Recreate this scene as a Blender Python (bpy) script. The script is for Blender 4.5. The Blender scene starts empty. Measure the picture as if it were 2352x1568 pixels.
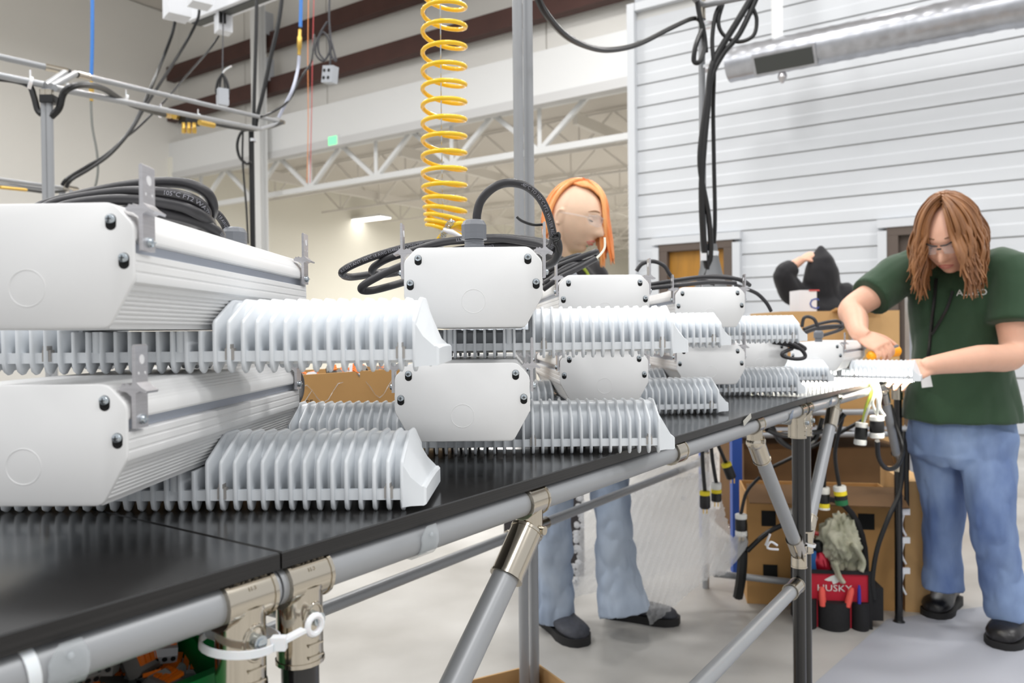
import bpy, math, random
from mathutils import Vector, Matrix
random.seed(7)
V = Vector
SC = bpy.context.scene
COL = SC.collection
PI = math.pi
# ---------------------------------------------------------------- camera, world, lights, exposure
FPX = 1800.0
CAMZ = 1.10
cam_d = bpy.data.cameras.new('camera')
cam_d.sensor_width = 36.0
cam_d.lens = 36.0 * FPX / 2352
cam_d.clip_start = 0.02
cam_d.clip_end = 200
cam_d.dof.use_dof = True
cam_d.dof.focus_distance = 0.95
cam_d.dof.aperture_fstop = 8.5
cam = bpy.data.objects.new('camera', cam_d)
COL.objects.link(cam)
CAMROT = Matrix.Rotation(math.radians(90 - 0.70), 3, 'X') @ Matrix.Rotation(math.radians(-0.62), 3, 'Z')
cam.matrix_world = Matrix.Translation((0, 0, CAMZ)) @ CAMROT.to_4x4()
SC.camera = cam
world = bpy.data.worlds.new('world')
SC.world = world
world.use_nodes = True
world.node_tree.nodes['Background'].inputs[0].default_value = (0.97, 0.985, 1.0, 1)
world.node_tree.nodes['Background'].inputs[1].default_value = 0.50

def area_light(name, loc, sx, sy, power, col=(1, 1, 1)):
    l = bpy.data.lights.new(name, 'AREA')
    l.shape = 'RECTANGLE'; l.size = sx; l.size_y = sy; l.energy = power; l.color = col
    o = bpy.data.objects.new(name, l)
    o.location = loc
    COL.objects.link(o)
    return o
# high bay lamps of the hall, in rows below its roof
for ix in range(4):
    for iy in range(4):
        area_light('high_bay_lamp', (-8.0 + 4.4 * ix, -3.0 + 4.4 * iy + (2.2 if ix == 0 else 0), 7.6), 1.3, 0.5, 84, (1.0, 0.99, 0.975))
SC.view_settings.view_transform = 'Standard'
SC.view_settings.look = 'None'
SC.view_settings.gamma = 1.0
SC.view_settings.use_curve_mapping = False
SC.view_settings.exposure = 0.66

# pixel of the 2352 x 1568 photograph -> point at a given depth / height / vertical plane
def ray(px, py):
    return CAMROT @ V(((px - 1176) / FPX, -(py - 784) / FPX, -1.0))
def at(px, py, Y):
    d = ray(px, py)
    return V((0, 0, CAMZ)) + d * (Y / d.y)
def atz(px, py, z):
    d = ray(px, py)
    return V((0, 0, CAMZ)) + d * ((z - CAMZ) / d.z)
def aton(px, py, p0, n):
    d = ray(px, py); o = V((0, 0, CAMZ))
    return o + d * ((V(p0) - o).dot(V(n)) / d.dot(V(n)))

# ---------------------------------------------------------------- mesh helpers
class MB:
    def __init__(s):
        s.v = []; s.f = []; s.m = []; s.cur = 0
    def add(s, vs, fs):
        o = len(s.v)
        s.v += [tuple(v) for v in vs]
        s.f += [tuple(i + o for i in f) for f in fs]
        s.m += [s.cur] * len(fs)
        return s
    def box(s, c, d, M=None, taper=1.0):
        x, y, z = d[0] / 2, d[1] / 2, d[2] / 2
        vs = []
        for sz in (-1, 1):
            k = taper if sz > 0 else 1.0
            for sx, sy in ((-1, -1), (1, -1), (1, 1), (-1, 1)):
                p = V((sx * x * k, sy * y * k, sz * z))
                if M is not None: p = M @ p
                vs.append(p + V(c))
        return s.add(vs, [(3, 2, 1, 0), (4, 5, 6, 7), (0, 1, 5, 4), (1, 2, 6, 5), (2, 3, 7, 6), (3, 0, 4, 7)])
    def bar(s, p0, p1, w, h, up=(0, 0, 1)):
        p0 = V(p0); p1 = V(p1); d = p1 - p0; L = d.length; d = d / L
        up = V(up); side = d.cross(up)
        if side.length < 1e-5: side = d.cross(V((0, 1, 0)))
        side.normalize(); u = side.cross(d)
        M = Matrix((side, d, u)).transposed()
        return s.box((p0 + p1) / 2, (w, L, h), M)
    def loft(s, rings, caps=True, closed=False):
        n = len(rings[0]); o = []
        vs = [p for r in rings for p in r]
        fs = []
        m = len(rings)
        for i in range(m if closed else m - 1):
            a = i * n; b = ((i + 1) % m) * n
            for j in range(n):
                k = (j + 1) % n
                fs.append((a + j, a + k, b + k, b + j))
        if caps and not closed:
            fs.append(tuple(range(n))[::-1])
            fs.append(tuple((m - 1) * n + j for j in range(n)))
        return s.add(vs, fs)
    def tube(s, pts, r, n=8, caps=True, closed=False, flat=1.0):
        pts = [V(p) for p in pts]; m = len(pts)
        rr = r if isinstance(r, (list, tuple)) else [r] * m
        rings = []; prev = None
        for i in range(m):
            if closed: d = pts[(i + 1) % m] - pts[i - 1]
            else: d = pts[min(i + 1, m - 1)] - pts[max(i - 1, 0)]
            if d.length < 1e-9: d = V((0, 0, 1))
            d.normalize()
            if prev is None:
                u = d.cross(V((0, 0, 1)))
                if u.length < 1e-3: u = d.cross(V((1, 0, 0)))
            else:
                u = prev - d * prev.dot(d)
                if u.length < 1e-6: u = d.cross(V((0, 0, 1)))
            u.normalize(); prev = u; w = d.cross(u)
            rings.append([pts[i] + (u * math.cos(2 * PI * k / n) + w * (flat * math.sin(2 * PI * k / n))) * rr[i] for k in range(n)])
        return s.loft(rings, caps, closed)
    def cyl(s, p0, p1, r, n=12, r1=None):
        return s.tube([p0, p1], [r, r if r1 is None else r1], n)
    def prism(s, poly, fn, a, b):
        return s.loft([[fn(p[0], p[1], a) for p in poly], [fn(p[0], p[1], b) for p in poly]])
    def lathe(s, prof, c, n=16, M=None):
        rings = []
        for r, z in prof:
            ring = []
            for k in range(n):
                p = V((r * math.cos(2 * PI * k / n), r * math.sin(2 * PI * k / n), z))
                if M is not None: p = M @ p
                ring.append(p + V(c))
            rings.append(ring)
        return s.loft(rings)
    def ell(s, c, rad, M=None, nu=12, nv=8):
        rings = []
        for i in range(nv + 1):
            a = PI * (0.02 + 0.96 * i / nv) - PI / 2
            ring = []
            for k in range(nu):
                b = 2 * PI * k / nu
                p = V((rad[0] * math.cos(a) * math.cos(b), rad[1] * math.cos(a) * math.sin(b), rad[2] * math.sin(a)))
                if M is not None: p = M @ p
                ring.append(p + V(c))
            rings.append(ring)
        return s.loft(rings)
    def mesh(s, name, mats, smooth=True, angle=38, off=None):
        me = bpy.data.meshes.new(name)
        vs = s.v if off is None else [(a[0] - off[0], a[1] - off[1], a[2] - off[2]) for a in s.v]
        me.from_pydata(vs, [], s.f)
        if not isinstance(mats, (list, tuple)): mats = [mats]
        for m in mats: me.materials.append(m)
        if len(mats) > 1: me.polygons.foreach_set('material_index', s.m)
        me.update()
        if smooth:
            me.shade_smooth()
            me.set_sharp_from_angle(angle=math.radians(angle))
        return me
    def build(s, name, mats, parent=None, label=None, cat=None, group=None, kind=None, smooth=True, angle=38, local=False, origin=None):
        off = None
        if parent is not None and not local: off = wloc(parent)
        elif parent is None and origin is not None: off = V(origin)
        o = bpy.data.objects.new(name, s.mesh(name, mats, smooth, angle, off))
        if parent is not None: o.parent = parent
        elif origin is not None: o.location = origin
        COL.objects.link(o)
        return tag(o, label, cat, group, kind)

def wloc(o):
    p = V((0, 0, 0))
    while o is not None:
        p = p + o.location; o = o.parent
    return p
def tag(o, label=None, cat=None, group=None, kind=None):
    if label: o['label'] = label
    if cat: o['category'] = cat
    if group: o['group'] = group
    if kind: o['kind'] = kind
    return o
def thing(name, loc, label=None, cat=None, group=None, rz=0.0, kind=None):
    o = bpy.data.objects.new(name, None)
    o.empty_display_size = 0.05
    o.location = loc; o.rotation_euler = (0, 0, rz)
    COL.objects.link(o)
    return tag(o, label, cat, group, kind)
def share(name, me, parent, loc=(0, 0, 0), rot=(0, 0, 0)):
    o = bpy.data.objects.new(name, me)
    o.parent = parent; o.location = loc; o.rotation_euler = rot
    COL.objects.link(o)
    return o
def copy_tree(o, parent=None):
    c = o.copy(); COL.objects.link(c); c.parent = parent
    for ch in list(o.children): copy_tree(ch, c)
    return c
def spline(pts, n=8, closed=False):
    """Catmull-Rom through the points."""
    P = [V(p) for p in pts]; m = len(P); out = []
    segs = m if closed else m - 1
    for i in range(segs):
        if closed: a, b, c, d = P[(i - 1) % m], P[i], P[(i + 1) % m], P[(i + 2) % m]
        else: a, b, c, d = P[max(i - 1, 0)], P[i], P[i + 1], P[min(i + 2, m - 1)]
        for k in range(n):
            t = k / n
            out.append(0.5 * ((2 * b) + (c - a) * t + (2 * a - 5 * b + 4 * c - d) * t * t + (3 * b - a - 3 * c + d) * t ** 3))
    if not closed: out.append(P[-1])
    return out
def roundpoly(poly, r, n=4):
    out = []; m = len(poly)
    rr = r if isinstance(r, (list, tuple)) else [r] * m
    for i in range(m):
        a, b, c = V(poly[i - 1]), V(poly[i]), V(poly[(i + 1) % m])
        if rr[i] <= 0: out.append(tuple(b)); continue
        d0 = (a - b).normalized(); d1 = (c - b).normalized()
        t = min(rr[i], (a - b).length * .45, (c - b).length * .45)
        p, q = b + d0 * t, b + d1 * t
        for k in range(n + 1):
            u = k / n
            out.append(tuple(p * (1 - u) ** 2 + b * 2 * u * (1 - u) + q * u * u))
    return out
def inset(poly, d):
    """offset a CCW polygon inwards by d"""
    out = []; m = len(poly)
    for i in range(m):
        a, b, c = V(poly[i - 1]), V(poly[i]), V(poly[(i + 1) % m])
        e0 = (b - a); e1 = (c - b)
        if e0.length < 1e-9: e0 = e1
        if e1.length < 1e-9: e1 = e0
        n0 = V((-e0.y, e0.x)).normalized(); n1 = V((-e1.y, e1.x)).normalized()
        k = n0 + n1
        k = k / max(k.length_squared / 2, .3)
        out.append(tuple(b + k * d))
    return out
_fontcache = {}
def text_verts(txt, size=1.0, extrude=0.0):
    """flat text as (verts, faces), x along the line, centred on y"""
    cu = bpy.data.curves.new('txt', 'FONT')
    cu.body = txt; cu.size = size; cu.extrude = extrude; cu.resolution_u = 2
    cu.align_x = 'CENTER'; cu.align_y = 'CENTER'
    o = bpy.data.objects.new('txt', cu); COL.objects.link(o)
    dg = bpy.context.evaluated_depsgraph_get(); dg.update()
    me = bpy.data.meshes.new_from_object(o.evaluated_get(dg))
    vs = [V(v.co) for v in me.vertices]; fs = [tuple(p.vertices) for p in me.polygons]
    bpy.data.objects.remove(o); bpy.data.curves.remove(cu); bpy.data.meshes.remove(me)
    return vs, fs

# ---------------------------------------------------------------- materials
def lin(c):
    return tuple(((x / 255) / 12.92 if x / 255 <= .04045 else ((x / 255 + .055) / 1.055) ** 2.4) for x in c)
MATS = {}
def mat(name, rgb, rough=.5, metal=0.0, noise=None, bump=None, spec=None, trans=0, alpha=1, coat=0, sheen=0, emit=None, sss=0, scale3=None, ior=None):
    """noise = (scale, amount[, second rgb]); bump = (scale, strength)"""
    m = bpy.data.materials.new(name); m.use_nodes = True
    nt = m.node_tree; N = nt.nodes; L = nt.links
    b = N['Principled BSDF']
    col = lin(rgb)
    b.inputs['Base Color'].default_value = (*col, 1)
    b.inputs['Roughness'].default_value = rough
    b.inputs['Metallic'].default_value = metal
    if spec is not None: b.inputs['Specular IOR Level'].default_value = spec
    if trans: b.inputs['Transmission Weight'].default_value = trans
    if ior: b.inputs['IOR'].default_value = ior
    if alpha < 1: b.inputs['Alpha'].default_value = alpha
    if coat: b.inputs['Coat Weight'].default_value = coat
    if sheen: b.inputs['Sheen Weight'].default_value = sheen
    if sss:
        b.inputs['Subsurface Weight'].default_value = sss
        b.inputs['Subsurface Radius'].default_value = (.02, .008, .005)
        b.inputs['Subsurface Scale'].default_value = .3
    if emit:
        b.inputs['Emission Color'].default_value = (*lin(emit[0]), 1)
        b.inputs['Emission Strength'].default_value = emit[1]
    if noise or bump:
        tc = N.new('ShaderNodeTexCoord')
        src = tc.outputs['Object']
        if scale3:
            mp = N.new('ShaderNodeMapping'); mp.inputs['Scale'].default_value = scale3
            L.new(src, mp.inputs[0]); src = mp.outputs[0]
    if noise:
        t = N.new('ShaderNodeTexNoise'); t.inputs['Scale'].default_value = noise[0]; t.inputs['Detail'].default_value = 5
        L.new(src, t.inputs['Vector'])
        r = N.new('ShaderNodeValToRGB')
        c2 = lin(noise[2]) if len(noise) > 2 else tuple(x * (1 - noise[1]) for x in col)
        r.color_ramp.elements[0].position = .33; r.color_ramp.elements[1].position = .67
        r.color_ramp.elements[0].color = (*c2, 1); r.color_ramp.elements[1].color = (*col, 1)
        L.new(t.outputs['Fac'], r.inputs['Fac']); L.new(r.outputs['Color'], b.inputs['Base Color'])
    if bump:
        t2 = N.new('ShaderNodeTexNoise'); t2.inputs['Scale'].default_value = bump[0]; t2.inputs['Detail'].default_value = 4
        L.new(src, t2.inputs['Vector'])
        bp = N.new('ShaderNodeBump'); bp.inputs['Strength'].default_value = bump[1]; bp.inputs['Distance'].default_value = .005
        L.new(t2.outputs['Fac'], bp.inputs['Height']); L.new(bp.outputs['Normal'], b.inputs['Normal'])
    MATS[name] = m
    return m
WHITE = mat('white_powder_coat', (232, 232, 232), .38, bump=(900, .02))
WFIN = mat('white_cast_paint', (230, 234, 238), .33)
ALU = mat('brushed_aluminium', (205, 203, 206), .32, .85, noise=(60, .12), scale3=(1, 1, 12))
ALU2 = mat('anodised_grey_groove', (172, 178, 190), .45, .35)
NICKEL = mat('bright_nickel', (196, 188, 174), .15, 1.0)
ZINC = mat('zinc_screw', (190, 198, 204), .22, .95)
HOLE = mat('dark_hole', (14, 14, 14), .8)
PIPE = mat('grey_coated_pipe', (158, 160, 163), .38, .25)
PIPEB = mat('black_coated_pipe', (24, 23, 24), .22, coat=.3)
TOPB = mat('black_laminate', (32, 31, 31), .17, noise=(14, .25), spec=.95)
EDGEB = mat('black_ply_edge', (36, 34, 34), .45, noise=(24, .5, (14, 13, 13)), scale3=(.25, .25, 40))
RUB = mat('black_rubber_cable', (46, 45, 48), .42, bump=(300, .05))
RUBT = mat('cable_print', (150, 150, 158), .6)
GLAND = mat('grey_nylon', (112, 115, 121), .4)
BLK = mat('black_plastic', (20, 20, 21), .4)
TIE = mat('white_nylon_tie', (232, 233, 236), .35, sss=.2)
CLEARP = mat('clear_polycarbonate', (206, 212, 216), .12, alpha=.35)
YEL = mat('yellow_polyurethane', (252, 203, 20), .24, coat=.3)
BRASS = mat('brass_fitting', (214, 176, 90), .32, .8)
BLUEH = mat('blue_air_hose', (60, 126, 206), .35)
CARD = mat('brown_cardboard', (198, 152, 94), .8, noise=(3, .12), bump=(60, .05))
CARDL = mat('light_cardboard', (204, 164, 112), .8, noise=(4, .1))
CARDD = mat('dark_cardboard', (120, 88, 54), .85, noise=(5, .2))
CARDE = mat('cardboard_edge', (214, 180, 130), .85)
ORANGE = mat('orange_lever', (246, 122, 22), .4)
CONG = mat('grey_connector_body', (128, 126, 122), .5)
CONL = mat('pale_connector_body', (188, 190, 194), .45)
GREENB = mat('green_bin_plastic', (10, 128, 58), .4, noise=(6, .12))
SIDING = mat('white_siding_panel', (208, 211, 215), .5, noise=(.9, .03))
SEAL = mat('grey_siding_joint', (206, 205, 202), .8)
WALLW = mat('painted_wall', (228, 226, 221), .85, noise=(.35, .03))
WALLL = mat('painted_left_wall', (238, 236, 231), .85, noise=(.35, .04))
WHITEB = mat('white_painted_steel', (228, 229, 229), .5)
BROWN = mat('brown_primer_steel', (74, 44, 38), .6, noise=(2, .2))
DECK = mat('pale_roof_deck', (214, 209, 202), .8)
CREAM = mat('cream_wall', (240, 238, 228), .85)
FLOOR = mat('concrete_floor', (186, 184, 180), .40, noise=(1.6, .12, (156, 153, 148)), bump=(25, .02))
MATF = mat('grey_floor_mat', (158, 160, 168), .75, bump=(350, .15))
GALV = mat('galvanised_sheet', (190, 192, 198), .3, .8, noise=(9, .18))
DARK = mat('dark_grating', (70, 72, 70), .6)
DOORB = mat('brown_door_frame', (92, 80, 72), .6)
DOORW = mat('ochre_wood_door', (176, 124, 40), .5, noise=(3, .2), scale3=(6, 6, 1))
LAMPM = mat('lamp_panel', (255, 255, 255), .5, emit=((255, 250, 240), 3))
EXITM = mat('green_exit_face', (120, 232, 160), .5, emit=((110, 240, 150), .8))
GREYB = mat('grey_box_enamel', (176, 180, 186), .5)
LIGHTB = mat('light_grey_enamel', (220, 222, 226), .45)
CABW = mat('pale_sheathed_cord', (196, 200, 214), .4)
REDC = mat('red_cord', (190, 70, 72), .5)
ORGC = mat('orange_cord', (222, 140, 80), .5)
# ---------------------------------------------------------------- the hall
TD = math.radians(34.3)                                # the benches and the walls share these two directions
T = V((math.sin(TD), math.cos(TD), 0))                 # along the benches
NN = V((-math.cos(TD), math.sin(TD), 0))               # across the benches, away from the camera
UP = V((0, 0, 1))
MB().box((2, 22, -.05), (70, 90, .1)).build('floor', FLOOR, kind='structure')
def slab(name, p0, p1, z0, z1, th, m, **k):
    """upright slab between two plan points"""
    b = MB(); p0 = V((p0[0], p0[1], (z0 + z1) / 2)); p1 = V((p1[0], p1[1], (z0 + z1) / 2))
    b.bar(p0, p1, th, z1 - z0)
    return b.build(name, m, **k)
# siding wall on the right: runs along NN
SP = V((2.3, 9.7, 0))                                  # a point of its face
def onsid(px, py): return aton(px, py, SP, T)
s_l = onsid(1452, 400); s_l.z = 0
s_r = V(s_l) - NN * 9.0
wall_right = slab('wall_right', s_l + T * .12, s_r + T * .12, 0, 5.25, .16, SEAL, kind='structure')
zz = 0.02; step = .283
doors = [(1527, 1676), (2052, 2210)]
dspan = []
for a, b in doors:
    dspan.append(((onsid(a, 600) - s_l).dot(-NN), (onsid(b, 600) - s_l).dot(-NN)))
door_top = onsid(1600, 573).z
prof_h = step - .014
def siding_piece(u0, u1, z0, z1):
    b = MB()
    # shallow ribbed profile: lower half proud, upper half set back
    pr = [(0, z0), (-.019, z0 + .005), (-.019, z0 + (z1 - z0) * .44), (-.014, z0 + (z1 - z0) * .52), (-.014, z1), (0, z1)]
    b.prism(pr, lambda d, z, u: s_l + (-NN) * u + T * d + UP * z + T * .035, u0, u1)
    return b
nb = 0
while zz < 5.1:
    z1 = min(zz + prof_h, 5.2)
    spans = [(0, 9.0)]
    if zz < door_top + .1:
        spans = [(0, dspan[0][0] - .1), (dspan[0][1] + .1, dspan[1][0] - .1), (dspan[1][1] + .1, 9.0)]
        if zz + prof_h > door_top + .1: z1 = zz + prof_h; 
    for a, b in spans:
        siding_piece(a, b, zz, z1).build('siding_panel', SIDING, wall_right, smooth=False)
    zz += step
b = MB(); b.box(s_l + UP * 2.65 - NN * .02 + T * .02, (.10, .16, 5.3), Matrix((-NN, T, UP)).transposed())
b.build('corner_trim', SIDING, wall_right)
b = MB(); b.bar(s_l + UP * 5.25 + T * .05, s_r + UP * 5.25 + T * .05, .2, .1)
b.build('cap_trim', SIDING, wall_right)
for i, (a, c) in enumerate(dspan):
    o = s_l - NN * a + T * .02
    d = thing('door_%d' % (i + 1), o, kind='structure')
    w = c - a
    for u in (0, w):
        MB().box(o - NN * u + UP * (door_top / 2), (.11, .16, door_top), Matrix((-NN, T, UP)).transposed()).build('door_jamb', DOORB, d)
    MB().box(o - NN * (w / 2) + UP * (door_top + .04), (w + .11, .16, .09), Matrix((-NN, T, UP)).transposed()).build('door_head', DOORB, d)
    MB().box(o - NN * (w / 2) + UP * (door_top / 2) + T * .03, (w - .11, .05, door_top - .02), Matrix((-NN, T, UP)).transposed()).build('door_leaf', DOORW if i == 0 else DOORB, d)
    b = MB()
    for u, ww, z, h in ((-.10, .09, door_top / 2, door_top + .1), (w + .10, .09, door_top / 2, door_top + .1), (w / 2, w + .3, door_top + .13, .09)):
        b.box(o - NN * u + UP * z - T * .01, (ww, .17, h), Matrix((-NN, T, UP)).transposed())
    b.build('door_casing', SIDING, d)

# back wall: white header over the opening to the next bay, wall panels and brown girts above it
BP = V((1.98, 13.0, 0))
def onback(px, py, off=0.0): return aton(px, py, BP - T * off, T)
bk_r = onback(1500, 300); bk_l = onback(398, 300)
bk_r.z = bk_l.z = 0
bk_rr = bk_r - NN * 12
HT = onback(900, 211).z                                # header top
HB = onback(1000, 277).z                               # header bottom
RZ = 9.3                                               # roof of the hall
wall_back = slab('wall_back', bk_l + T * .25, bk_rr + T * .25, HB + .02, RZ, .2, WALLW, kind='structure')
# upper wall panels
Lb = (bk_rr - bk_l).length
for k in range(9):
    u0 = k * Lb / 9; u1 = (k + 1) * Lb / 9 - .03
    MB().box(bk_l - NN * ((u0 + u1) / 2) + UP * ((HT + RZ) / 2) + T * .13, (u1 - u0, .05, RZ - HT), Matrix((-NN, T, UP)).transposed()).build('wall_panel', WALLW, wall_back)
slab('trim_1', bk_l - T * .02, bk_rr - T * .02, HB, HT, .34, WHITEB, kind='structure')
slab('trim_2', bk_l - T * .1, bk_rr - T * .1, HB - .16, HB, .22, mat('pale_grey_flange', (206, 206, 206), .6), kind='structure')
for (pa, pb, w) in (((405, 170), (640, 92), .34), ((410, 262), (848, 124), .34)):
    p = onback(pa[0], pa[1], .12); q = onback(pb[0], pb[1], .12)
    z = p.z
    e0 = bk_l - T * .12 + UP * z - NN * .15; e1 = bk_l - T * .12 - NN * Lb + UP * z
    b = MB()
    pr = [(-.16, -.17), (.06, -.17), (.06, -.14), (-.13, -.14), (-.13, .14), (.06, .14), (.06, .17), (-.16, .17)]
    b.prism(pr, lambda d, h, u: bk_l - T * (.1 - d) + UP * (z + h) - NN * u, .15, Lb)
    b.build('wall_girt', BROWN, label='brown steel girt along the back wall, %s of the two' % ('upper' if pa[1] < 200 else 'lower'), cat='beam', group='brown girts on the back wall', smooth=False, origin=tuple(e0))
# left wall
wl_n = bk_l - T * 14
wall_left = slab('wall_left', bk_l + T * .3, wl_n, 0, RZ, .2, WALLL, kind='structure')
slab('wall_corner', bk_l - NN * .25 + T * .02, bk_l - NN * .02 + T * .02, 0, HB + .4, .5, CREAM, kind='structure')
# roof over the far end of the hall
b = MB(); b.box(bk_l - T * 5 - NN * 9 + UP * (RZ + .1), (26, 12, .15), Matrix((-NN, T, UP)).transposed())
b.build('ceiling', DECK, kind='structure')
# steel column in front of the back wall
cp = onback(596, 300, .45); cp.z = 0
col_t = thing('steel_column', cp, 'white steel column standing before the back wall', 'column')
Mw = Matrix((-NN, T, UP)).transposed()
b = MB()
b.box(cp + UP * (RZ / 2) - T * .1, (.26, .02, RZ), Mw); b.box(cp + UP * (RZ / 2) + T * .1, (.26, .02, RZ), Mw); b.box(cp + UP * (RZ / 2), (.02, .2, RZ), Mw)
b.build('flanges', WHITEB, col_t)
for z in (onback(596, 60, .3).z, onback(596, 165, .3).z):
    MB().box(cp + UP * z + T * .2 - NN * .14, (.04, .2, .5), Mw).build('girt_clip', GREYB, col_t)

# trusses: one right behind the header, its chord crossing the opening, then the joists of the next bay
def truss(name, p0, p1, ztop, zbot, pitch, r, label, m, group=None, flat=False):
    L = (p1 - p0).length; d = (p1 - p0).normalized()
    t = thing(name, p0, label, 'truss', group)
    MB().bar(p0 + UP * ztop, p1 + UP * ztop, r * 2, r * 2).build('top_chord', m, t)
    MB().bar(p0 + UP * zbot, p1 + UP * zbot, r * 2, r * 2).build('bottom_chord', m, t)
    n = int(L / pitch)
    for k in range(n):
        a = p0 + d * (k * pitch); c = a + d * (pitch / 2); e = a + d * pitch
        MB().bar(a + UP * ztop, c + UP * zbot, r * 1.5, r * 1.5).build('web', m, t)
        MB().bar(c + UP * zbot, e + UP * ztop, r * 1.5, r * 1.5).build('web', m, t)
        MB().bar(c + UP * ztop, c + UP * zbot, r * 1.3, r * 1.3).build('post', m, t)
    return t
CB = onback(1000, 386, -.2).z                          # bottom chord height
DZ = HB + .35                                          # deck of the next bay
tr0 = onback(1474, 297, -.2); tr0.z = 0
ttl = V(bk_l) + T * .2
truss('roof_truss', ttl + NN * .155, bk_r + T * .2 - NN * .6, HB - .05, CB, 2.03, .055, 'large white roof truss spanning the opening below the header', WHITEB)
bay_far = 34.0
b = MB(); b.box(bk_l - NN * 9 + T * (bay_far / 2 + .4) + UP * (DZ + .05), (26, bay_far, .1), Mw); b.build('ceiling_bay', DECK, kind='structure')
wall_far = slab('wall_far', bk_l + T * bay_far + NN * 4, bk_l + T * bay_far - NN * 24, 0, DZ, .2, CREAM, kind='structure')
slab('wall_bay', bk_l + T * .3 + NN * .0, bk_l + T * bay_far, 0, DZ, .2, CREAM, kind='structure')
slab('wall_bay_side', bk_l - NN * 19.0 + T * .3, bk_l - NN * 19.0 + T * bay_far, 0, DZ, .2, CREAM, kind='structure')
ords = ['nearest', 'second', 'third', 'fourth', 'fifth', 'sixth', 'seventh', 'eighth', 'ninth', 'tenth', 'eleventh', 'twelfth', 'thirteenth']
DK2 = mat('joist_paint', (226, 222, 216), .7)
for k in range(9):
    p0 = bk_l + T * (2.4 + 2.3 * k + .12 * k * k) - NN * .2
    truss('ceiling_joist', p0, p0 - NN * 18, DZ - .06, DZ - .75, 1.6, .025, '%s open web joist under the deck of the next bay' % ords[k], DK2, 'joists of the next bay')
for k in range(4):                                     # beams crossing the joists
    p0 = bk_l - NN * (2.5 + 4.4 * k) + T * 1
    MB().bar(p0 + UP * (DZ - .5), p0 + T * 30 + UP * (DZ - .5), .10, .22).build('roof_beam', DK2, label='pale roof beam of the next bay crossing the joists, %s from the left' % ords[k].replace('nearest', 'first'), cat='beam', group='beams of the next bay', origin=tuple(p0))
def ceiling_lamp(p, label):
    t = thing('ceiling_lamp', p, label, 'lamp', 'lamps of the next bay')
    MB().box(p, (1.35, .55, .07), Mw).build('housing', WHITEB, t)
    MB().box(p - UP * .045, (1.28, .48, .02), Mw).build('diffuser', LAMPM, t)
    return t
lp = atz(852, 500, DZ - .78)
ceiling_lamp(lp, 'bright square ceiling lamp glowing in the next bay above the yellow hose end')
for (u, w) in ((5, 7), (5, 16), (10, 7), (10, 16), (10, 26), (15, 10), (15, 20)):
    o = area_light('bay_lamp', tuple(bk_l - NN * u + T * w + UP * (DZ - 1.0)), 1.3, 1.3, 210, (1.0, .97, .92))
ex = onback(768, 323, .2)
e = thing('exit_sign', ex, 'green lit exit sign on the header edge above the opening', 'sign')
MB().box(ex, (.30, .06, .22), Mw).build('housing', WHITEB, e)
MB().box(ex - T * .035 - NN * (-.02), (.24, .01, .17), Mw).build('face', EXITM, e)
fa = onback(927, 657, -8)
MB().box(aton(927, 657, bk_l + T * (bay_far - .16), T), (.16, .1, .3), Mw).build('alarm_box', mat('red_alarm', (190, 50, 40), .5), wall_far)

# ventilation duct along the siding wall
off = -.85
DR = .18
da = aton(1676, 150, SP + T * off, T); db = aton(2352, 40, SP + T * off, T); db.z = da.z
dirn = (db - da).normalized(); db = da + dirn * 5.6
duct = thing('ventilation_duct', da, 'round galvanised spiral duct hanging along the white siding wall', 'duct')
b = MB(); n = 110; pts = [da + (db - da) * (i / n) for i in range(n + 1)]
b.tube(pts, [DR + (.005 if i % 3 == 0 else 0) for i in range(n + 1)], 28); b.build('spiral_tube', GALV, duct, angle=60)
b = MB(); b.tube([da + dirn * 2.62, da + dirn * 2.70], DR + .014, 28); b.build('coupling', GALV, duct)
side = dirn.cross(UP).normalized()
cv = -side if side.dot(V((0, -1, 0))) < 0 else side
mid = da + dirn * .62
fr = (cv * .80 - UP * .60).normalized(); tv = dirn.cross(fr).normalized()
Mv = Matrix((dirn, fr, tv)).transposed()
MB().box(mid + fr * (DR * .96), (.64, .05, .22), Mv).build('vent_frame', GALV, duct)
g = MB().box(mid + fr * (DR * 1.06), (.58, .04, .17), Mv).build('vent_grille', DARK, duct)
for px in (1785,):
    hp = aton(px, 60, SP + T * (off - .05), T)
    b = MB(); b.bar(V((hp.x, hp.y, da.z + .1)), V((hp.x, hp.y, 7.5)), .09, .09, (0, 1, 0)); b.build('conduit_pipe', WHITEB, label='white square conduit dropping to the duct from above', cat='pipe', origin=(hp.x, hp.y, da.z + .1))
sp = aton(1797, 178, SP + T * (off - .05), T)
b = MB(); b.lathe([(.012, .16), (.02, .08), (.045, .03), (.05, 0), (.012, -.06)], sp, 10)
b.build('sprinkler_head', ALU, label='small pendant sprinkler head under the duct vent', cat='sprinkler', origin=tuple(sp))
# grey louvre above the siding corner
lv = onsid(1484, 4)
b = MB(); b.box(onback(1484, -30, .3), (.35, .1, 1.0), Mw); b.build('wall_louvre', GREYB, label='grey louvre on the wall above the siding corner', cat='louvre', origin=tuple(onback(1484, 10, .3)))
# floor mat at the right
m0 = atz(1880, 1400, 0)
fm = [atz(2035, 1430, .006), atz(1880, 1568, .006)]
b = MB()
c0 = atz(2038, 1425, 0); e1 = (atz(1876, 1568, 0) - c0).normalized(); 
b2 = [c0, c0 + e1 * 2.2, c0 + e1 * 2.2 + V((1.6, .3, 0)), c0 + V((1.6, .45, 0))]
b.loft([[p + UP * .0005 for p in b2], [p + UP * .006 for p in b2]]); b.build('floor_mat', MATF, label='light grey anti fatigue mat under the woman in green', cat='mat', origin=tuple(c0))
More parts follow.
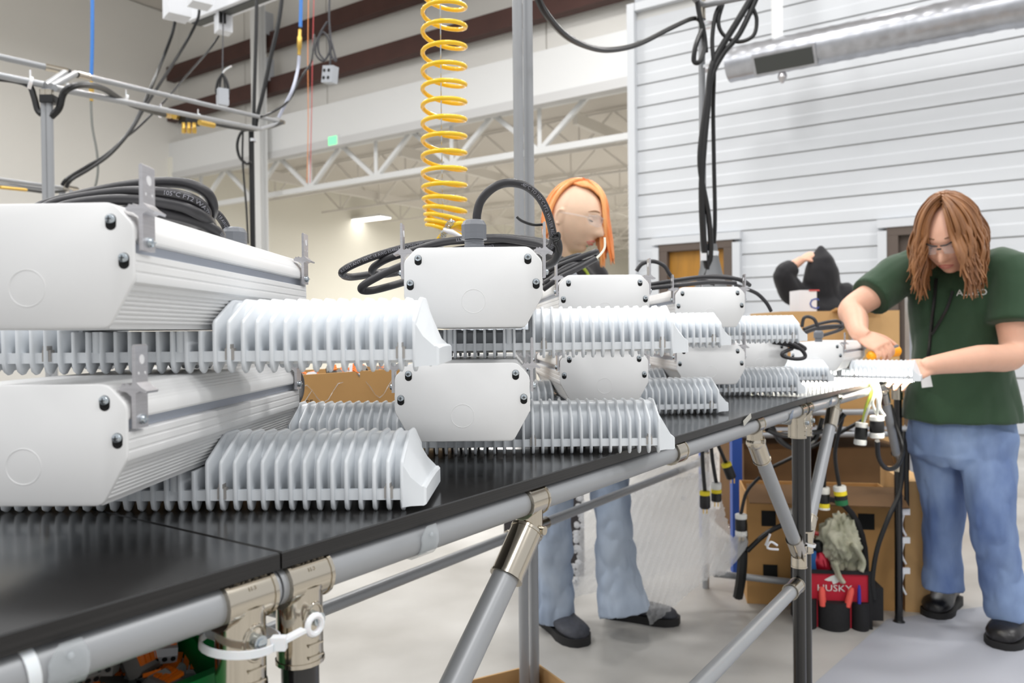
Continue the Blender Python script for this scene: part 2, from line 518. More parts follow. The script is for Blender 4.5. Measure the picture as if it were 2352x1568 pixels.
# ---------------------------------------------------------------- pipe framed benches
TZ = CAMZ - .155
F0 = atz(620, 1262, TZ); F1 = atz(1840, 912, TZ)
BT = (F1 - F0); BL = BT.length; BT.normalize()          # bench direction from the photograph
BN = V((-BT.y, BT.x, 0))
BDEP = .775
PR = .014
def spos(px, py): return (aton(px, py, F0, BN) - F0).dot(BT)     # distance along the front edge
RAILZ = TZ - .0122 - PR - .001
def fp(s, inn=0.0, z=0.0): return F0 + BT * s + BN * inn + UP * (z - TZ)
def sleeve(b, p0, p1, r=PR + .0032, n=18):
    b.tube([p0, p1], r, n)
    d = (p1 - p0).normalized()
    for q, e in ((p0, 1), (p1, -1)):
        b.tube([q, q + d * e * .003], r + .0009, n)
def joint_t(bench, p, d, down, ln=.04, lsl=.062):
    """pressed steel clamp: sleeve round the rail along d, socket along 'down'"""
    b = MB()
    sleeve(b, p - d * ln / 2, p + d * ln / 2)
    q = p + down * .012
    sleeve(b, p + down * .004, p + down * lsl)
    side = d.cross(down).normalized()
    if side.dot(V((0, -1, 0))) < 0: side = -side
    # raised flat between the two sleeves and embossed ridges
    rc = p + down * .028 + side * (PR + .0030)
    b.tube([rc + d * (.0085 * math.cos(a)) + down * (.012 * math.sin(a)) - side * (.0022 * math.cos(a) ** 2) for a in [2 * PI * k / 24 for k in range(24)]], .0014, 8, closed=True)
    b.bar(p - side * (PR + .002) - down * .012, p - side * (PR + .002) + down * lsl, .004, .012, side)
    for k in (.046, .055):
        b.bar(p + down * k + side * (PR + .0034) - d * .007, p + down * k + side * (PR + .0034) + d * .007, .0012, .0014, side)
    for k in range(2):
        vs, fs = EMB[k]
        M = Matrix((d if d.x > 0 else -d, UP, side)).transposed()
        a = .55 + .42 * (1 - k)
        nn = side * math.cos(a) + UP * math.sin(a); uu = UP * math.cos(a) - side * math.sin(a)
        dd = d if d.x > 0 else -d
        b.add([p + dd * v.x + uu * v.y + nn * (PR + .0033 + max(v.z, 0) * 1.0) for v in vs], fs)
    j = b.build('joint_clamp', NICKEL, bench)
    c = MB(); c.tube([p + side * .010 + down * .027, p + side * .0225 + down * .027], .0052, 14)
    c.tube([p + side * .0225 + down * .027, p + side * .0235 + down * .027], .0032, 6)
    c.build('bolt', ZINC, j)
    return j
EMB = [text_verts('MADE IN JAPAN', .0042, .0004), text_verts('H-3', .0042, .0004)]
def pipe(bench, p0, p1, m=PIPE, name='pipe', r=PR):
    return MB().tube([p0, p1], r, 20).build(name, m, bench)
def brace(bench, s_top, s_leg, inn=0.0, m=PIPE):
    """45 degree strut from the rail to the leg"""
    p = fp(s_top, inn, RAILZ); e = fp(s_leg, inn, RAILZ - abs(s_leg - s_top) * 1.02)
    d = (e - p).normalized()
    b = MB(); sl = BT
    sleeve(b, p - sl * .017, p + sl * .017)
    side = -BN
    sleeve(b, p - UP * .004, p - UP * .034, PR + .0010)
    b.ell(p - UP * .034, (.0165, .0165, .014), None, 16, 10)
    q = p - UP * .026 + d * .006
    sleeve(b, q, q + d * .058)
    b.tube([p - UP * .03 + side * .008, p - UP * .03 + side * .020], .0048, 12)
    b.build('joint_clamp', NICKEL, bench)
    pipe(bench, q + d * .03, e - d * .03, m, 'brace')
    b = MB(); sleeve(b, e - d * .06, e - d * .004); sleeve(b, e - UP * .03, e + UP * .02)
    b.bar(e + side * .004 - UP * .01, e + side * .004 - d * .03, .022, .02, side)
    b.build('joint_clamp', NICKEL, bench)
def clip(bench, s, tilt=0):
    p = fp(s, 0, RAILZ); b = MB()
    side = -BN
    rings = []
    for k in range(9):
        a = math.radians(-150 + 190 * k / 8 + tilt)
        r0 = PR + .0012 + (.006 if k in (0, 8) else 0)
        c = p + (side * math.cos(a) + UP * math.sin(a)) * r0
        w = .011 if 0 < k < 8 else .006
        rings.append([c - BT * w, c + BT * w, c + BT * w + (side * math.cos(a) + UP * math.sin(a)) * .0014, c - BT * w + (side * math.cos(a) + UP * math.sin(a)) * .0014])
    b.loft(rings); b.ell(p + side * (PR + .003) + UP * .006, (.002, .002, .002), None, 8, 5)
    return b.build('pipe_clip', CLEARP if tilt >= 0 else ZINC, bench)
def bench(s0, s1, label, zend=0.0, legs=(True, True), overhead=False, rear_up=(0, 0)):
    o = fp(s0, 0, 0)
    t = thing('workbench', o, label, 'workbench')
    g = .0009
    b = MB()
    A, B = fp(s0 + g, -.012, TZ), fp(s1 - g, -.012, TZ); C, D = fp(s1 - g, BDEP, TZ), fp(s0 + g, BDEP, TZ)
    B = B + UP * zend; C = C + UP * zend
    lo = [p - UP * .0122 for p in (A, B, C, D)]; k = .0012
    ctr = (A + B + C + D) / 4
    hi0 = [p - UP * k for p in (A, B, C, D)]
    hi = [p + (ctr - p).normalized() * k for p in (A, B, C, D)]
    b.cur = 1; b.loft([lo, hi0]); b.cur = 0
    b.f.pop(); b.m.pop()
    b.loft([hi0, hi])
    b.build('worktop', [TOPB, EDGEB], t, smooth=False)
    # rails
    pipe(t, fp(s0 + .001, 0, RAILZ), fp(s1 - .001, 0, RAILZ + zend), name='front_rail')
    pipe(t, fp(s0 + .02, BDEP - .03, RAILZ), fp(s1 - .02, BDEP - .03, RAILZ + zend), name='rear_rail')
    ls = (s0 + .026, s1 - .026)
    for i, s in enumerate(ls):
        z = RAILZ + (zend if i else 0)
        if legs[i]:
            p = fp(s, 0, z)
            joint_t(t, p, BT, -UP)
            pipe(t, p - UP * .035, fp(s, 0, .012), PIPEB, 'leg')
            MB().lathe([(.022, 0), (.022, .006), (.015, .012), (.014, .03)], fp(s, 0, 0), 14).build('foot', BLK, t)
            pipe(t, fp(s, .0, RAILZ - .02), fp(s, BDEP - .03, RAILZ - .02), name='cross_rail')
        # rear post
        top = rear_up[i] if rear_up[i] else RAILZ - PR
        pipe(t, fp(s, BDEP - .03, .0), fp(s, BDEP - .03, top), PIPE, 'rear_post')
        b = MB(); sleeve(b, fp(s, BDEP - .03, .50), fp(s, BDEP - .03, .58)); b.build('joint_clamp', NICKEL, t)
    pipe(t, fp(ls[0], BDEP - .03, .545), fp(ls[1], BDEP - .03, .545), name='rear_stretcher')
    for s, e in ((ls[0], 1), (ls[1], -1)):
        b = MB(); sleeve(b, fp(s + e * .02, BDEP - .03, .545), fp(s + e * .07, BDEP - .03, .545)); b.build('joint_clamp', NICKEL, t)
    return t
bench_near = bench(-1.43, 0, 'black topped pipe bench at the left front corner, nearest to the viewer', legs=(False, True))
bench_mid = bench(0, BL, 'black topped pipe bench in the middle of the row under the stacked fixtures', rear_up=(0, 2.75))
bench_far = bench(BL, BL + 1.40, 'black topped pipe bench at the far end of the row beside the woman in green', zend=-.022, rear_up=(2.75, 2.47))
pipe(bench_mid, fp(.04, 0, .53), fp(BL - .04, 0, .53), name='front_stretcher')
b = MB(); sleeve(b, fp(BL - .10, 0, .53), fp(BL - .045, 0, .53)); b.build('joint_clamp', NICKEL, bench_mid)
brace(bench_mid, spos(1215, 1150), .026)
brace(bench_mid, spos(1733, 985), BL - .026)
brace(bench_far, spos(1915, 930), BL + .03)
brace(bench_far, BL + 1.40 - .34, BL + 1.40 - .026)
clip(bench_mid, spos(958, 1265), 0); clip(bench_near, spos(128, 1510), 0)
clip(bench_mid, spos(1800, 968), -10); clip(bench_far, spos(1893, 935), -10)
# extra coupling on the mid rail
b = MB(); s = spos(1548, 1048); sleeve(b, fp(s - .018, 0, RAILZ), fp(s + .018, 0, RAILZ)); b.build('joint_clamp', NICKEL, bench_mid)
# cable ties on the front frame
def tie_ring(b, c, ax, r, w=.0045, n=24):
    ax = ax.normalized(); u = ax.cross(UP)
    if u.length < .1: u = ax.cross(V((1, 0, 0)))
    u.normalize(); v = ax.cross(u); rings = []
    for k in range(n):
        a = 2 * PI * k / n; d = u * math.cos(a) + v * math.sin(a)
        rings.append([c + d * r - ax * w / 2, c + d * (r + .0012) - ax * w / 2, c + d * (r + .0012) + ax * w / 2, c + d * r + ax * w / 2])
    b.loft(rings, False, True)
b = MB(); jc = fp(-.026, 0, RAILZ - .030)
tie_ring(b, jc, V((.10, .03, 1)), PR + .012, .0055)
h = jc - BN * (PR + .012) + BT * .012
b.box(h, (.010, .007, .009)); b.bar(h, h + BT * .020 - BN * .002 + UP * .003, .007, .0025)
ring = []
pc = h + BT * .030 - BN * .002 + UP * .0035
b.tube([pc + (BT * math.cos(a) + UP * math.sin(a)) * .0065 for a in [2 * PI * k / 16 for k in range(16)]], .0024, 8, closed=True)
b.build('cable_tie', TIE, bench_near, label='white cable tie with an eyelet round the clamp')
b = MB(); tc = fp(spos(50, 1500), 0, RAILZ)
tie_ring(b, tc, BT + UP * .1, PR + .0005, .0065)
b.bar(tc - BN * .016 - UP * .01, tc - BN * .020 - UP * .11, .006, .0013, -BN)
b.build('cable_tie', TIE, bench_near)
b = MB(); tp = fp(spos(1690, 968), -.014, TZ - .013)
b.bar(tp, tp + BT * .03 + UP * .012 - BN * .004, .010, .0006, BN); b.build('paper_scrap', mat('grey_paper', (186, 184, 176), .8), bench_mid)
# ---------------------------------------------------------------- light fixtures
SPC = .0122; NF = 20; CAPX = SPC * (NF - .5)
fin_prof = [(-.050, .0), (-.046, .001), (-.037, .010), (.037, .010), (.046, .001), (.050, 0), (.055, .003), (.057, .010), (.057, .0425), (.055, .0455), (.016, .064), (.012, .065),
            (-.012, .065), (-.016, .064), (-.055, .0455), (-.057, .0425), (-.057, .010), (-.055, .003)]
low_prof = [(-.050, .0), (-.046, .001), (-.037, .010), (.037, .010), (.046, .001), (.050, 0), (.055, .003), (.057, .010), (.057, .0365), (-.057, .0365), (-.057, .010), (-.055, .003)]
def fin_mesh(name, prof):
    b = MB(); i1 = inset(prof, .0009)
    f = lambda p, x: [V((x, q[0], q[1])) for q in p]
    b.loft([f(i1, -.0017), f(prof, -.0009), f(prof, .0009), f(i1, .0017)])
    return b.mesh(name, WFIN, angle=50)
FIN = fin_mesh('fin', fin_prof); FINL = fin_mesh('fin_low', low_prof)
def core_mesh():
    b = MB()
    pf = [(-.030, .010), (.030, .010), (.031, .014), (.031, .032), (.027, .046), (.018, .0580), (.012, .0622), (-.012, .0622), (-.018, .0580), (-.027, .046), (-.031, .032), (-.031, .014)]
    pl = [(q[0], min(q[1], .0355)) for q in pf]
    for a, c, p in ((-CAPX, -.062, pf), (-.062, .062, pl), (.062, CAPX, pf)):
        b.prism(p, lambda y, z, x: V((x, y, z)), a, c)
    for s in (-1, 1):                                    # lower lip between the fins
        b.box((0, s * .0505, .0145), (2 * CAPX, .006, .009))
    for k in (-3, 3):
        for s in (-1, 1):
            b.tube([(k * SPC, s * .0505, .018), (k * SPC, s * .0505, .0365)], .0045, 12)
    return b.mesh('core', WFIN)
CORE = core_mesh()
def cap_mesh(s):
    b = MB()
    r0 = [(-.057, .004), (.057, .004), (.057, .0425), (.013, .065), (-.013, .065), (-.057, .0425)]
    rr = [(-.056, .005), (.056, .005), (.056, .030), (.012, .046), (-.012, .046), (-.056, .030)]
    r1 = [(-.054, .005), (.054, .005), (.053, .0215), (.020, .0225), (-.020, .0225), (-.053, .0215)]
    r2 = [(-.052, .006), (.052, .006), (.051, .0195), (.020, .0205), (-.020, .0205), (-.051, .0195)]
    f = lambda p, x: [V((s * x, q[0] * s, q[1])) for q in p]
    b.loft([f(r0, CAPX), f(rr, CAPX + .0075), f(r1, CAPX + .0165), f(r1, CAPX + .0185), f(r2, CAPX + .0205)])
    return b.mesh('end_cap', WFIN, angle=30)
CAPR = cap_mesh(1); CAPL = cap_mesh(-1)
LENS = MB().box((0, 0, .0085), (2 * CAPX, .072, .003)).mesh('lens', mat('white_lens', (240, 240, 238), .3))
LEDM = mat('lit_led_lens', (255, 255, 255), .4, emit=((255, 250, 236), 40))
LENSLIT = MB().box((0, 0, .0060), (2 * CAPX, .088, .008)).mesh('lens_lit', LEDM)
CLIP = MB().box((0, 0, 0), (.0075, .006, .010)).box((0, -.001, .0065), (.004, .007, .004)).mesh('spring_clip', mat('dull_steel', (176, 172, 168), .45, .4))
# extruded driver housing
def ribs(x0, z0, x1, z1, n, amp):
    out = []
    for k in range(n):
        a = k / n; c = (k + .5) / n; e = (k + .8) / n
        nx, nz = (z1 - z0), -(x1 - x0); l = math.hypot(nx, nz); nx /= l; nz /= l
        out += [(x0 + (x1 - x0) * a, z0 + (z1 - z0) * a), (x0 + (x1 - x0) * c + nx * amp, z0 + (z1 - z0) * c + nz * amp), (x0 + (x1 - x0) * e + nx * amp, z0 + (z1 - z0) * e + nz * amp)]
    return out
hp = [(.0535, .038), (.0545, .041)] + ribs(.0545, .041, .0665, .066, 8, .0013) + [(.0670, .0675), (.0725, .0690), (.0730, .0705), (.0730, .0745), (.0722, .0750), (.0722, .0762), (.0730, .0768), (.0730, .0815), (.0722, .0820), (.0722, .0832), (.0730, .0838), (.0730, .0880), (.0718, .0885),
     (.0655, .0890), (.0655, .0965), (.0715, .0970), (.0722, .0985), (.0722, .1035), (.0705, .1075)] + ribs(.0700, .1080, .0590, .1205, 5, .0007) + [(.0580, .1213), (.050, .1216), (.030, .1212), (.028, .1216)]
prof = hp + [(-x, z) for x, z in hp[::-1]]
b = MB(); b.prism(prof, lambda x, z, y: V((x, y, z)), .197, -.197)
HOUS = b.mesh('housing', WHITE, angle=25)
GRV = MB()
for s in (-1, 1): GRV.box((s * .0656, 0, .0928), (.0012, .393, .0068))
GRV = GRV.mesh('slot_liner', ALU2)
pz = .038
plate_poly = roundpoly([(-.0545, pz), (.0545, pz), (.0725, pz + .032), (.0725, pz + .0695), (.0590, pz + .0840), (-.0590, pz + .0840), (-.0725, pz + .0695), (-.0725, pz + .032)], [.005, .005, .004, .004, .005, .005, .004, .004], 4)
b = MB()
pi = inset(plate_poly, .0007)
b.loft([[V((x, 0, z)) for x, z in pi], [V((x, .0006, z)) for x, z in plate_poly], [V((x, .0030, z)) for x, z in plate_poly]])
PLATE = b.mesh('end_plate', WHITE, angle=50)
b = MB()
n = 48; R = .0124; kc = V((0, 0, pz + .0275))
for (r, y) in ((R, 0),):
    rings = []
    for k in range(n):
        a = 2 * PI * k / n; d = V((math.cos(a), 0, math.sin(a)))
        rings.append([kc + d * (r - .0005) + V((0, .0002, 0)), kc + d * r + V((0, -.00035, 0)), kc + d * (r + .0005) + V((0, .0002, 0))])
    b.loft(rings, False, True)
KNOCK = b.mesh('knockout', WHITE, angle=80)
def screw_mesh():
    b = MB(); b.cur = 1
    out = [(.0038 * math.cos(2 * PI * k / 20), (.0038 * math.sin(2 * PI * k / 20)) + (-.0022 if math.sin(2 * PI * k / 20) < 0 else .0012)) for k in range(20)]
    b.loft([[V((x, -.0001, z)) for x, z in out], [V((x, .001, z)) for x, z in out]])
    b.cur = 0
    M = Matrix.Rotation(math.radians(90), 3, 'X')
    b.lathe([(.0034, 0), (.0034, .0010), (.0028, .0021), (.0014, .0027), (.0002, .0028)], (0, -.0002, .0014), 16, M)
    b.cur = 1
    b.box((0, -.0028, .0014), (.0034, .0006, .0007)); b.box((0, -.0028, .0014), (.0007, .0006, .0034))
    return b.mesh('screw', [ZINC, HOLE])
SCREW = screw_mesh()
SCRPOS = [(-.0575, pz + .0715), (.0575, pz + .0715), (-.0660, pz + .0455), (.0660, pz + .0455)]
# mounting bracket: extruded section, outer face towards +x
def bracket_mesh(s):
    b = MB()
    pr = [(.0735, .0905), (.0765, .0905), (.0765, .1150), (.0795, .1165), (.0838, .1150), (.0846, .1166), (.0800, .1195), (.0768, .1225), (.0768, .1480), (.0755, .1492), (.0742, .1480), (.0742, .1215), (.0725, .1205),
          (.0700, .1222), (.0690, .1208), (.0670, .1218), (.0660, .1200), (.0645, .1196), (.0650, .1172), (.0700, .1160), (.0735, .1130)]
    b.prism(pr, lambda x, z, y: V((s * x, y * s, z)), -.0085, .0085)
    b.cur = 1
    for z, r in ((.1385, .0034),):
        b.tube([V((s * .0738, 0, z)), V((s * .0771, 0, z))], r, 16)
    for y in (-.0045, .0045): b.tube([V((s * .0764, y, .1290)), V((s * .0770, y, .1290))], .0011, 8)
    return b.mesh('bracket', [ALU, mat('bracket_hole', (226, 226, 228), .6)])
BRR = bracket_mesh(1); BRL = bracket_mesh(-1)
b = MB(); b.lathe([(.0036, 0), (.0036, .0012), (.003, .0026), (.0012, .0032), (.0002, .0033)], (0, 0, 0), 14, Matrix.Rotation(math.radians(90), 3, 'Y'))
b.bar(V((.0030, -.002, 0)), V((.0036, .002, 0)), .0008, .0008); BSCR = b.mesh('bracket_screw', ZINC)
b = MB()
b.lathe([(.0105, 0), (.0105, .004), (.0108, .005), (.0108, .006), (.0103, .007), (.0108, .008), (.0103, .009), (.0108, .010), (.0103, .011), (.0108, .012), (.0100, .013)], (0, 0, .1205), 24)
hexa = [(.0142 * math.cos(2 * PI * k / 12 + .26), .0142 * math.sin(2 * PI * k / 12 + .26)) for k in range(12)]
b.loft([[V((x * q, y * q, z)) for x, y in hexa] for q, z in ((1.0, .1335), (1.0, .1350), (.96, .1352), (.96, .1400), (.98, .1405), (.98, .1490), (.80, .1535), (.60, .1550))])
GLANDM = b.mesh('cable_gland', GLAND, angle=25)
def fixture(c, z, yaw, label, gland=-1, lit=False, detail=True, gx=0.0):
    t = thing('led_light_fixture', (c[0], c[1], z), label, 'light fixture', 'white finned light fixtures on the benches', rz=math.radians(yaw))
    hs = share('heat_sink', CORE, t)
    for k in range(-NF, NF):
        x = (k + .5) * SPC
        share('fin', FINL if abs(x) < .062 else FIN, hs, (x, 0, 0))
    share('end_cap', CAPR, hs); share('end_cap', CAPL, hs)
    share('lens', LENSLIT if lit else LENS, hs)
    for x in (-.2257, -.0793, .0793, .2257):
        share('spring_clip', CLIP, hs, (x, -.0520, .0165)); 
    ho = share('driver_housing', HOUS, t)
    share('slot_liner', GRV, ho)
    for s in (-1, 1):
        p = share('end_plate', PLATE, t, (0, s * .2, 0), (0, 0, 0 if s < 0 else PI))
        share('knockout', KNOCK, p)
        for x, zz in SCRPOS: share('screw', SCREW, p, (x, 0, zz))
        for sx in (-1, 1):
            bk = share('mounting_bracket', BRR if sx > 0 else BRL, t, (0, s * .186, 0))
            share('bracket_screw', BSCR, bk, (sx * .0765, 0, .0965), (0, 0, 0 if sx > 0 else PI))
    if gland: share('cable_gland', GLANDM, t, (gx, gland * .168, 0))
    return t
U = {}
STK = .1222
def place(key, c, lvl, yaw, label, **k): U[key] = fixture(c, TZ + lvl * STK, yaw, label, **k); return U[key]
place('1l', (-.333, .740), 0, -1.5, 'white finned light fixture on the near bench, under the leftmost fixture', gland=0)
place('1u', (-.319, .725), 1, -1.5, 'leftmost white light fixture, upper of its stack, black cable coil on top', gland=1)
place('2l', (-.054, 1.040), 0, 0, 'white light fixture second from the left, lower of its stack', gland=0)
place('2u', (-.040, 1.022), 1, 0, 'white light fixture second from the left, upper, with cable arching from its grey gland', gland=-1)
place('3l', (.136, 1.475), 0, 4, 'white light fixture third from the left, lower of its stack', gland=0)
place('3u', (.134, 1.447), 1, 4, 'white light fixture third from the left, upper, cable with a bare white wire end', gland=1)
place('4l', (.424, 1.872), 0, 0, 'white light fixture fourth from the left, lower of its stack', gland=0)
place('4u', (.414, 1.835), 1, 0, 'white light fixture fourth from the left, upper, flat cable coil on its top', gland=1)
place('5l', (.655, 2.270), 0, 0, 'single white light fixture half hidden behind the fourth stack', gland=0)
th6 = math.radians(32.5)
cc6 = V((.996, 2.457, 0))
place('6l', (cc6.x, cc6.y), 0, -32.5, 'turned white light fixture with its LEDs lit, held by the woman in green', gland=-1, lit=True)
U['6l'].location.z = TZ - .006
# ---------------------------------------------------------------- fixture cables
def tolocal(t, pts):
    M = Matrix.Translation(t.location) @ Matrix.Rotation(t.rotation_euler.z, 4, 'Z')
    Mi = M.inverted()
    return [Mi @ V(p) for p in pts]
def frames(pts):
    out = []; prev = None; m = len(pts); L = 0
    for i in range(m):
        d = (pts[min(i + 1, m - 1)] - pts[max(i - 1, 0)]).normalized()
        if prev is None:
            u = d.cross(UP)
            if u.length < 1e-3: u = d.cross(V((1, 0, 0)))
        else: u = prev - d * prev.dot(d)
        u.normalize(); prev = u
        if i: L += (pts[i] - pts[i - 1]).length
        out.append((L, pts[i], d, u, d.cross(u)))
    return out
def print_on(b, pts, r, s0, txt, size, towards, flip=False):
    """lettering wrapped on a cable, facing the point 'towards'"""
    fr = frames(pts); vs, fs = text_verts(txt, size)
    x0 = min(v.x for v in vs); x1 = max(v.x for v in vs); o = []
    for v in vs:
        s = s0 + ((x1 - v.x) if flip else (v.x - x0))
        k = 0
        while k < len(fr) - 2 and fr[k + 1][0] < s: k += 1
        a, c = fr[k], fr[k + 1]
        t = (s - a[0]) / max(c[0] - a[0], 1e-6)
        p = a[1].lerp(c[1], min(t, 1)); d = a[2].lerp(c[2], min(t, 1)).normalized()
        f = (towards - p); f = (f - d * f.dot(d)).normalized(); w = d.cross(f)
        if flip: w = -w
        ang = -v.y / r
        o.append(p + (f * math.cos(ang) + w * math.sin(ang)) * (r + .0003))
    b.add(o, fs)
def unit_cable(key, strands, r=.0048, prints=()):
    t = U[key]
    for i, st in enumerate(strands):
        P = spline([at(*p) for p in st], 7)
        Pl = tolocal(t, P)
        c = MB().tube(Pl, r, 12).build('power_cable', RUB, t, local=True)
        for (k, s0, txt, size, flip) in prints:
            if k == i:
                b = MB(); print_on(b, Pl, r, s0, txt, size, tolocal(t, [V((0, 0, CAMZ + .05))])[0], flip)
                b.build('cable_print', RUBT, c, local=True, smooth=False, kind='stuff')
unit_cable('1u', [
    # one length of cable: gland, then four turns
    [(523, 546, .893), (522, 530, .893), (512, 508, .89), (492, 487, .88), (455, 478, .87), (400, 470, .84)],
    [(60, 500, .70), (95, 474, .70), (170, 452, .70), (262, 432, .69), (350, 420, .69), (420, 421, .69), (468, 438, .69), (487, 464, .70), (486, 492, .72), (470, 510, .76), (430, 512, .80), (330, 498, .86), (200, 500, .84)],
    [(70, 502, .68), (120, 470, .68), (200, 452, .68), (300, 440, .675), (390, 445, .675), (440, 458, .68), (468, 478, .69), (472, 500, .71), (450, 515, .75), (380, 508, .82)],
    [(90, 504, .66), (150, 474, .66), (240, 460, .665), (330, 461, .67), (410, 472, .675), (452, 489, .68), (478, 506, .70), (484, 520, .73), (462, 528, .77), (380, 522, .83)],
    [(230, 490, .66), (330, 484, .67), (400, 494, .68), (455, 509, .69), (497, 531, .71), (506, 546, .74), (490, 556, .78), (430, 548, .84)],
], .0049, [(2, .125, '105°C FT2 WATER RESISTANT', .0052, False), (0, .012, 'SEOOW 3/C 18 AWG', .0050, True), (4, .10, 'OUTDOOR 600V', .0048, False)])
g2 = .858
unit_cable('2u', [
    [(1095, 512, g2), (1096, 490, g2), (1104, 462, g2), (1124, 438, .855), (1150, 423, .855), (1180, 420, .855), (1212, 430, .86), (1240, 455, .865), (1258, 490, .87), (1268, 528, .88), (1271, 552, .885), (1262, 566, .90), (1230, 558, .92), (1150, 548, .94), (1060, 552, .95), (960, 562, .96), (880, 582, .96), (820, 604, .95), (790, 620, .95), (787, 630, .96), (805, 636, .99), (850, 630, 1.02), (910, 618, 1.06), (960, 606, 1.10)],
    [(1276, 575, .90), (1264, 560, .91), (1200, 549, .935), (1120, 546, .945), (1020, 556, .95), (940, 578, .955), (890, 594, .96), (860, 612, .97), (856, 625, .98), (880, 630, 1.0), (930, 622, 1.04), (980, 610, 1.08)],
    [(1280, 590, .93), (1272, 572, .93), (1210, 564, .94), (1120, 566, .95), (1030, 578, .95), (960, 596, .945), (900, 620, .94), (850, 645, .935), (831, 659, .935), (834, 667, .94), (860, 666, .95), (920, 650, .98), (960, 636, 1.02)],
    [(1268, 540, .89), (1281, 556, .895), (1282, 580, .90), (1270, 602, .92), (1240, 612, .95)],
], .0047, [(0, .075, '-40°C TO 105°C FT2 WATER RESISTANT', .0050, False), (0, .340, 'FT2 WATER RESISTANT 105°C 18 AWG E54864 STOOW(TPE)', .0050, True), (2, .085, 'CCI NEOPRENE 105 18 AWG (3 X 0.82mm²)', .0050, True), (1, .10, 'LL59753 STOOW', .0050, True)])
b = MB(); P = tolocal(U['2u'], spline([at(*p) for p in ((1187, 498, .87), (1200, 508, .87), (1225, 516, .875), (1250, 515, .88))], 6)); b.tube(P, .0016, 8)
P = tolocal(U['2u'], spline([at(*p) for p in ((1268, 545, .875), (1283, 535, .87), (1284, 550, .868), (1272, 556, .868), (1278, 566, .87), (1282, 580, .872))], 6)); b.tube(P, .0015, 8)
P = tolocal(U['2u'], spline([at(*p) for p in ((1262, 545, .87), (1272, 550, .868), (1285, 545, .87), (1278, 540, .875))], 6)); b.tube(P, .0015, 8)
b.build('twist_tie', BLK, U['2u'], local=True)
unit_cable('3u', [
    [(1345, 608, 1.34), (1320, 606, 1.33), (1290, 620, 1.33), (1248, 655, 1.34)],
    [(1245, 632, 1.36), (1280, 612, 1.34), (1330, 592, 1.33), (1362, 580, 1.33), (1370, 578, 1.34), (1366, 590, 1.35), (1330, 606, 1.33), (1290, 626, 1.32), (1250, 650, 1.32)],
    [(1245, 622, 1.38), (1290, 600, 1.37), (1326, 587, 1.37), (1333, 591, 1.37), (1316, 604, 1.36), (1270, 628, 1.36), (1245, 645, 1.36)],
    [(1248, 664, 1.32), (1285, 638, 1.31), (1330, 615, 1.31), (1368, 594, 1.32)],
], .0048)
b = MB(); P = tolocal(U['3u'], spline([at(*p) for p in ((1366, 596, 1.32), (1380, 583, 1.32), (1389, 568, 1.32), (1389, 545, 1.32))], 6)); b.tube(P, .0019, 8); b.build('bare_wire', mat('white_wire', (240, 236, 220), .5), U['3u'], local=True)
unit_cable('4u', [
    [(1636, 655, 1.70), (1634, 650, 1.70), (1600, 640, 1.70), (1540, 648, 1.71), (1500, 662, 1.72)],
    [(1462, 622, 1.74), (1475, 606, 1.74), (1500, 600, 1.74), (1525, 610, 1.74), (1540, 632, 1.74), (1560, 645, 1.74), (1640, 634, 1.74), (1700, 642, 1.74), (1722, 655, 1.76)],
    [(1490, 654, 1.70), (1550, 644, 1.68), (1620, 636, 1.68), (1690, 640, 1.69), (1715, 652, 1.70)],
    [(1490, 662, 1.68), (1560, 655, 1.66), (1630, 648, 1.66), (1690, 650, 1.68)],
    [(1690, 655, 1.85), (1716, 664, 1.9), (1740, 675, 1.92), (1760, 695, 1.93), (1771, 714, 1.94)],
], .0046)
unit_cable('5l', [
    [(1770, 782, 2.06), (1785, 776, 2.06), (1820, 784, 2.05), (1848, 799, 2.05), (1840, 801, 2.05), (1800, 790, 2.05), (1775, 786, 2.05)],
    [(1775, 780, 2.04), (1800, 782, 2.04), (1832, 796, 2.04), (1848, 812, 2.04), (1846, 822, 2.04), (1825, 824, 2.04), (1800, 818, 2.04), (1798, 810, 2.04), (1820, 800, 2.05)],
], .0050)
unit_cable('6l', [
    [(1878, 756, 2.39), (1877, 748, 2.39), (1870, 733, 2.39), (1857, 727, 2.40), (1846, 731, 2.40), (1842, 750, 2.41)],
    [(1846, 756, 2.42), (1880, 744, 2.44), (1915, 737, 2.45), (1930, 740, 2.46), (1934, 748, 2.45), (1915, 752, 2.43), (1870, 757, 2.41), (1848, 766, 2.40)],
    [(1846, 764, 2.40), (1880, 752, 2.39), (1920, 748, 2.40), (1936, 751, 2.41), (1925, 759, 2.40), (1890, 770, 2.38)],
], .0052)

# ---------------------------------------------------------------- yellow coiled hose with its hanging wire
HY = 1.75
hose = thing('coiled_air_hose', at(1018, 548, HY), 'yellow coiled air hose hanging above the benches', 'hose')
turns_y = [-60, -12, 35, 78, 128, 170, 210, 250, 290, 328, 366, 404, 438, 466, 488, 506, 521, 534]
pts = []
for i in range(len(turns_y) - 1):
    for k in range(20):
        u = k / 20; a = 2 * PI * u
        y = turns_y[i] + (turns_y[i + 1] - turns_y[i]) * u
        late = max(0, i - 11) / 5
        p = at(1020 + 4 * late, y, HY)
        R = .0478 * (1 - .10 * late)
        tilt = .0045 + .012 * late
        pts.append(p + V((-R * math.cos(a), R * math.sin(a), tilt * math.cos(a))))
base = pts[-1]
pts += [V(p) for p in spline([base, at(1062, 520, HY - .03), at(1058, 512, HY - .04), at(1035, 520, HY - .045), at(1008, 548, HY - .03), at(1000, 575, HY)], 6)][1:]
MB().tube(pts, .0050, 10).build('coil', YEL, hose)
b = MB(); sp = spline([at(1040, 505, HY - .05), at(1028, 522, HY - .05), at(1016, 545, HY - .05), at(1010, 575, HY - .05)], 6)
hel = []; fr = frames(sp); Lt = fr[-1][0]
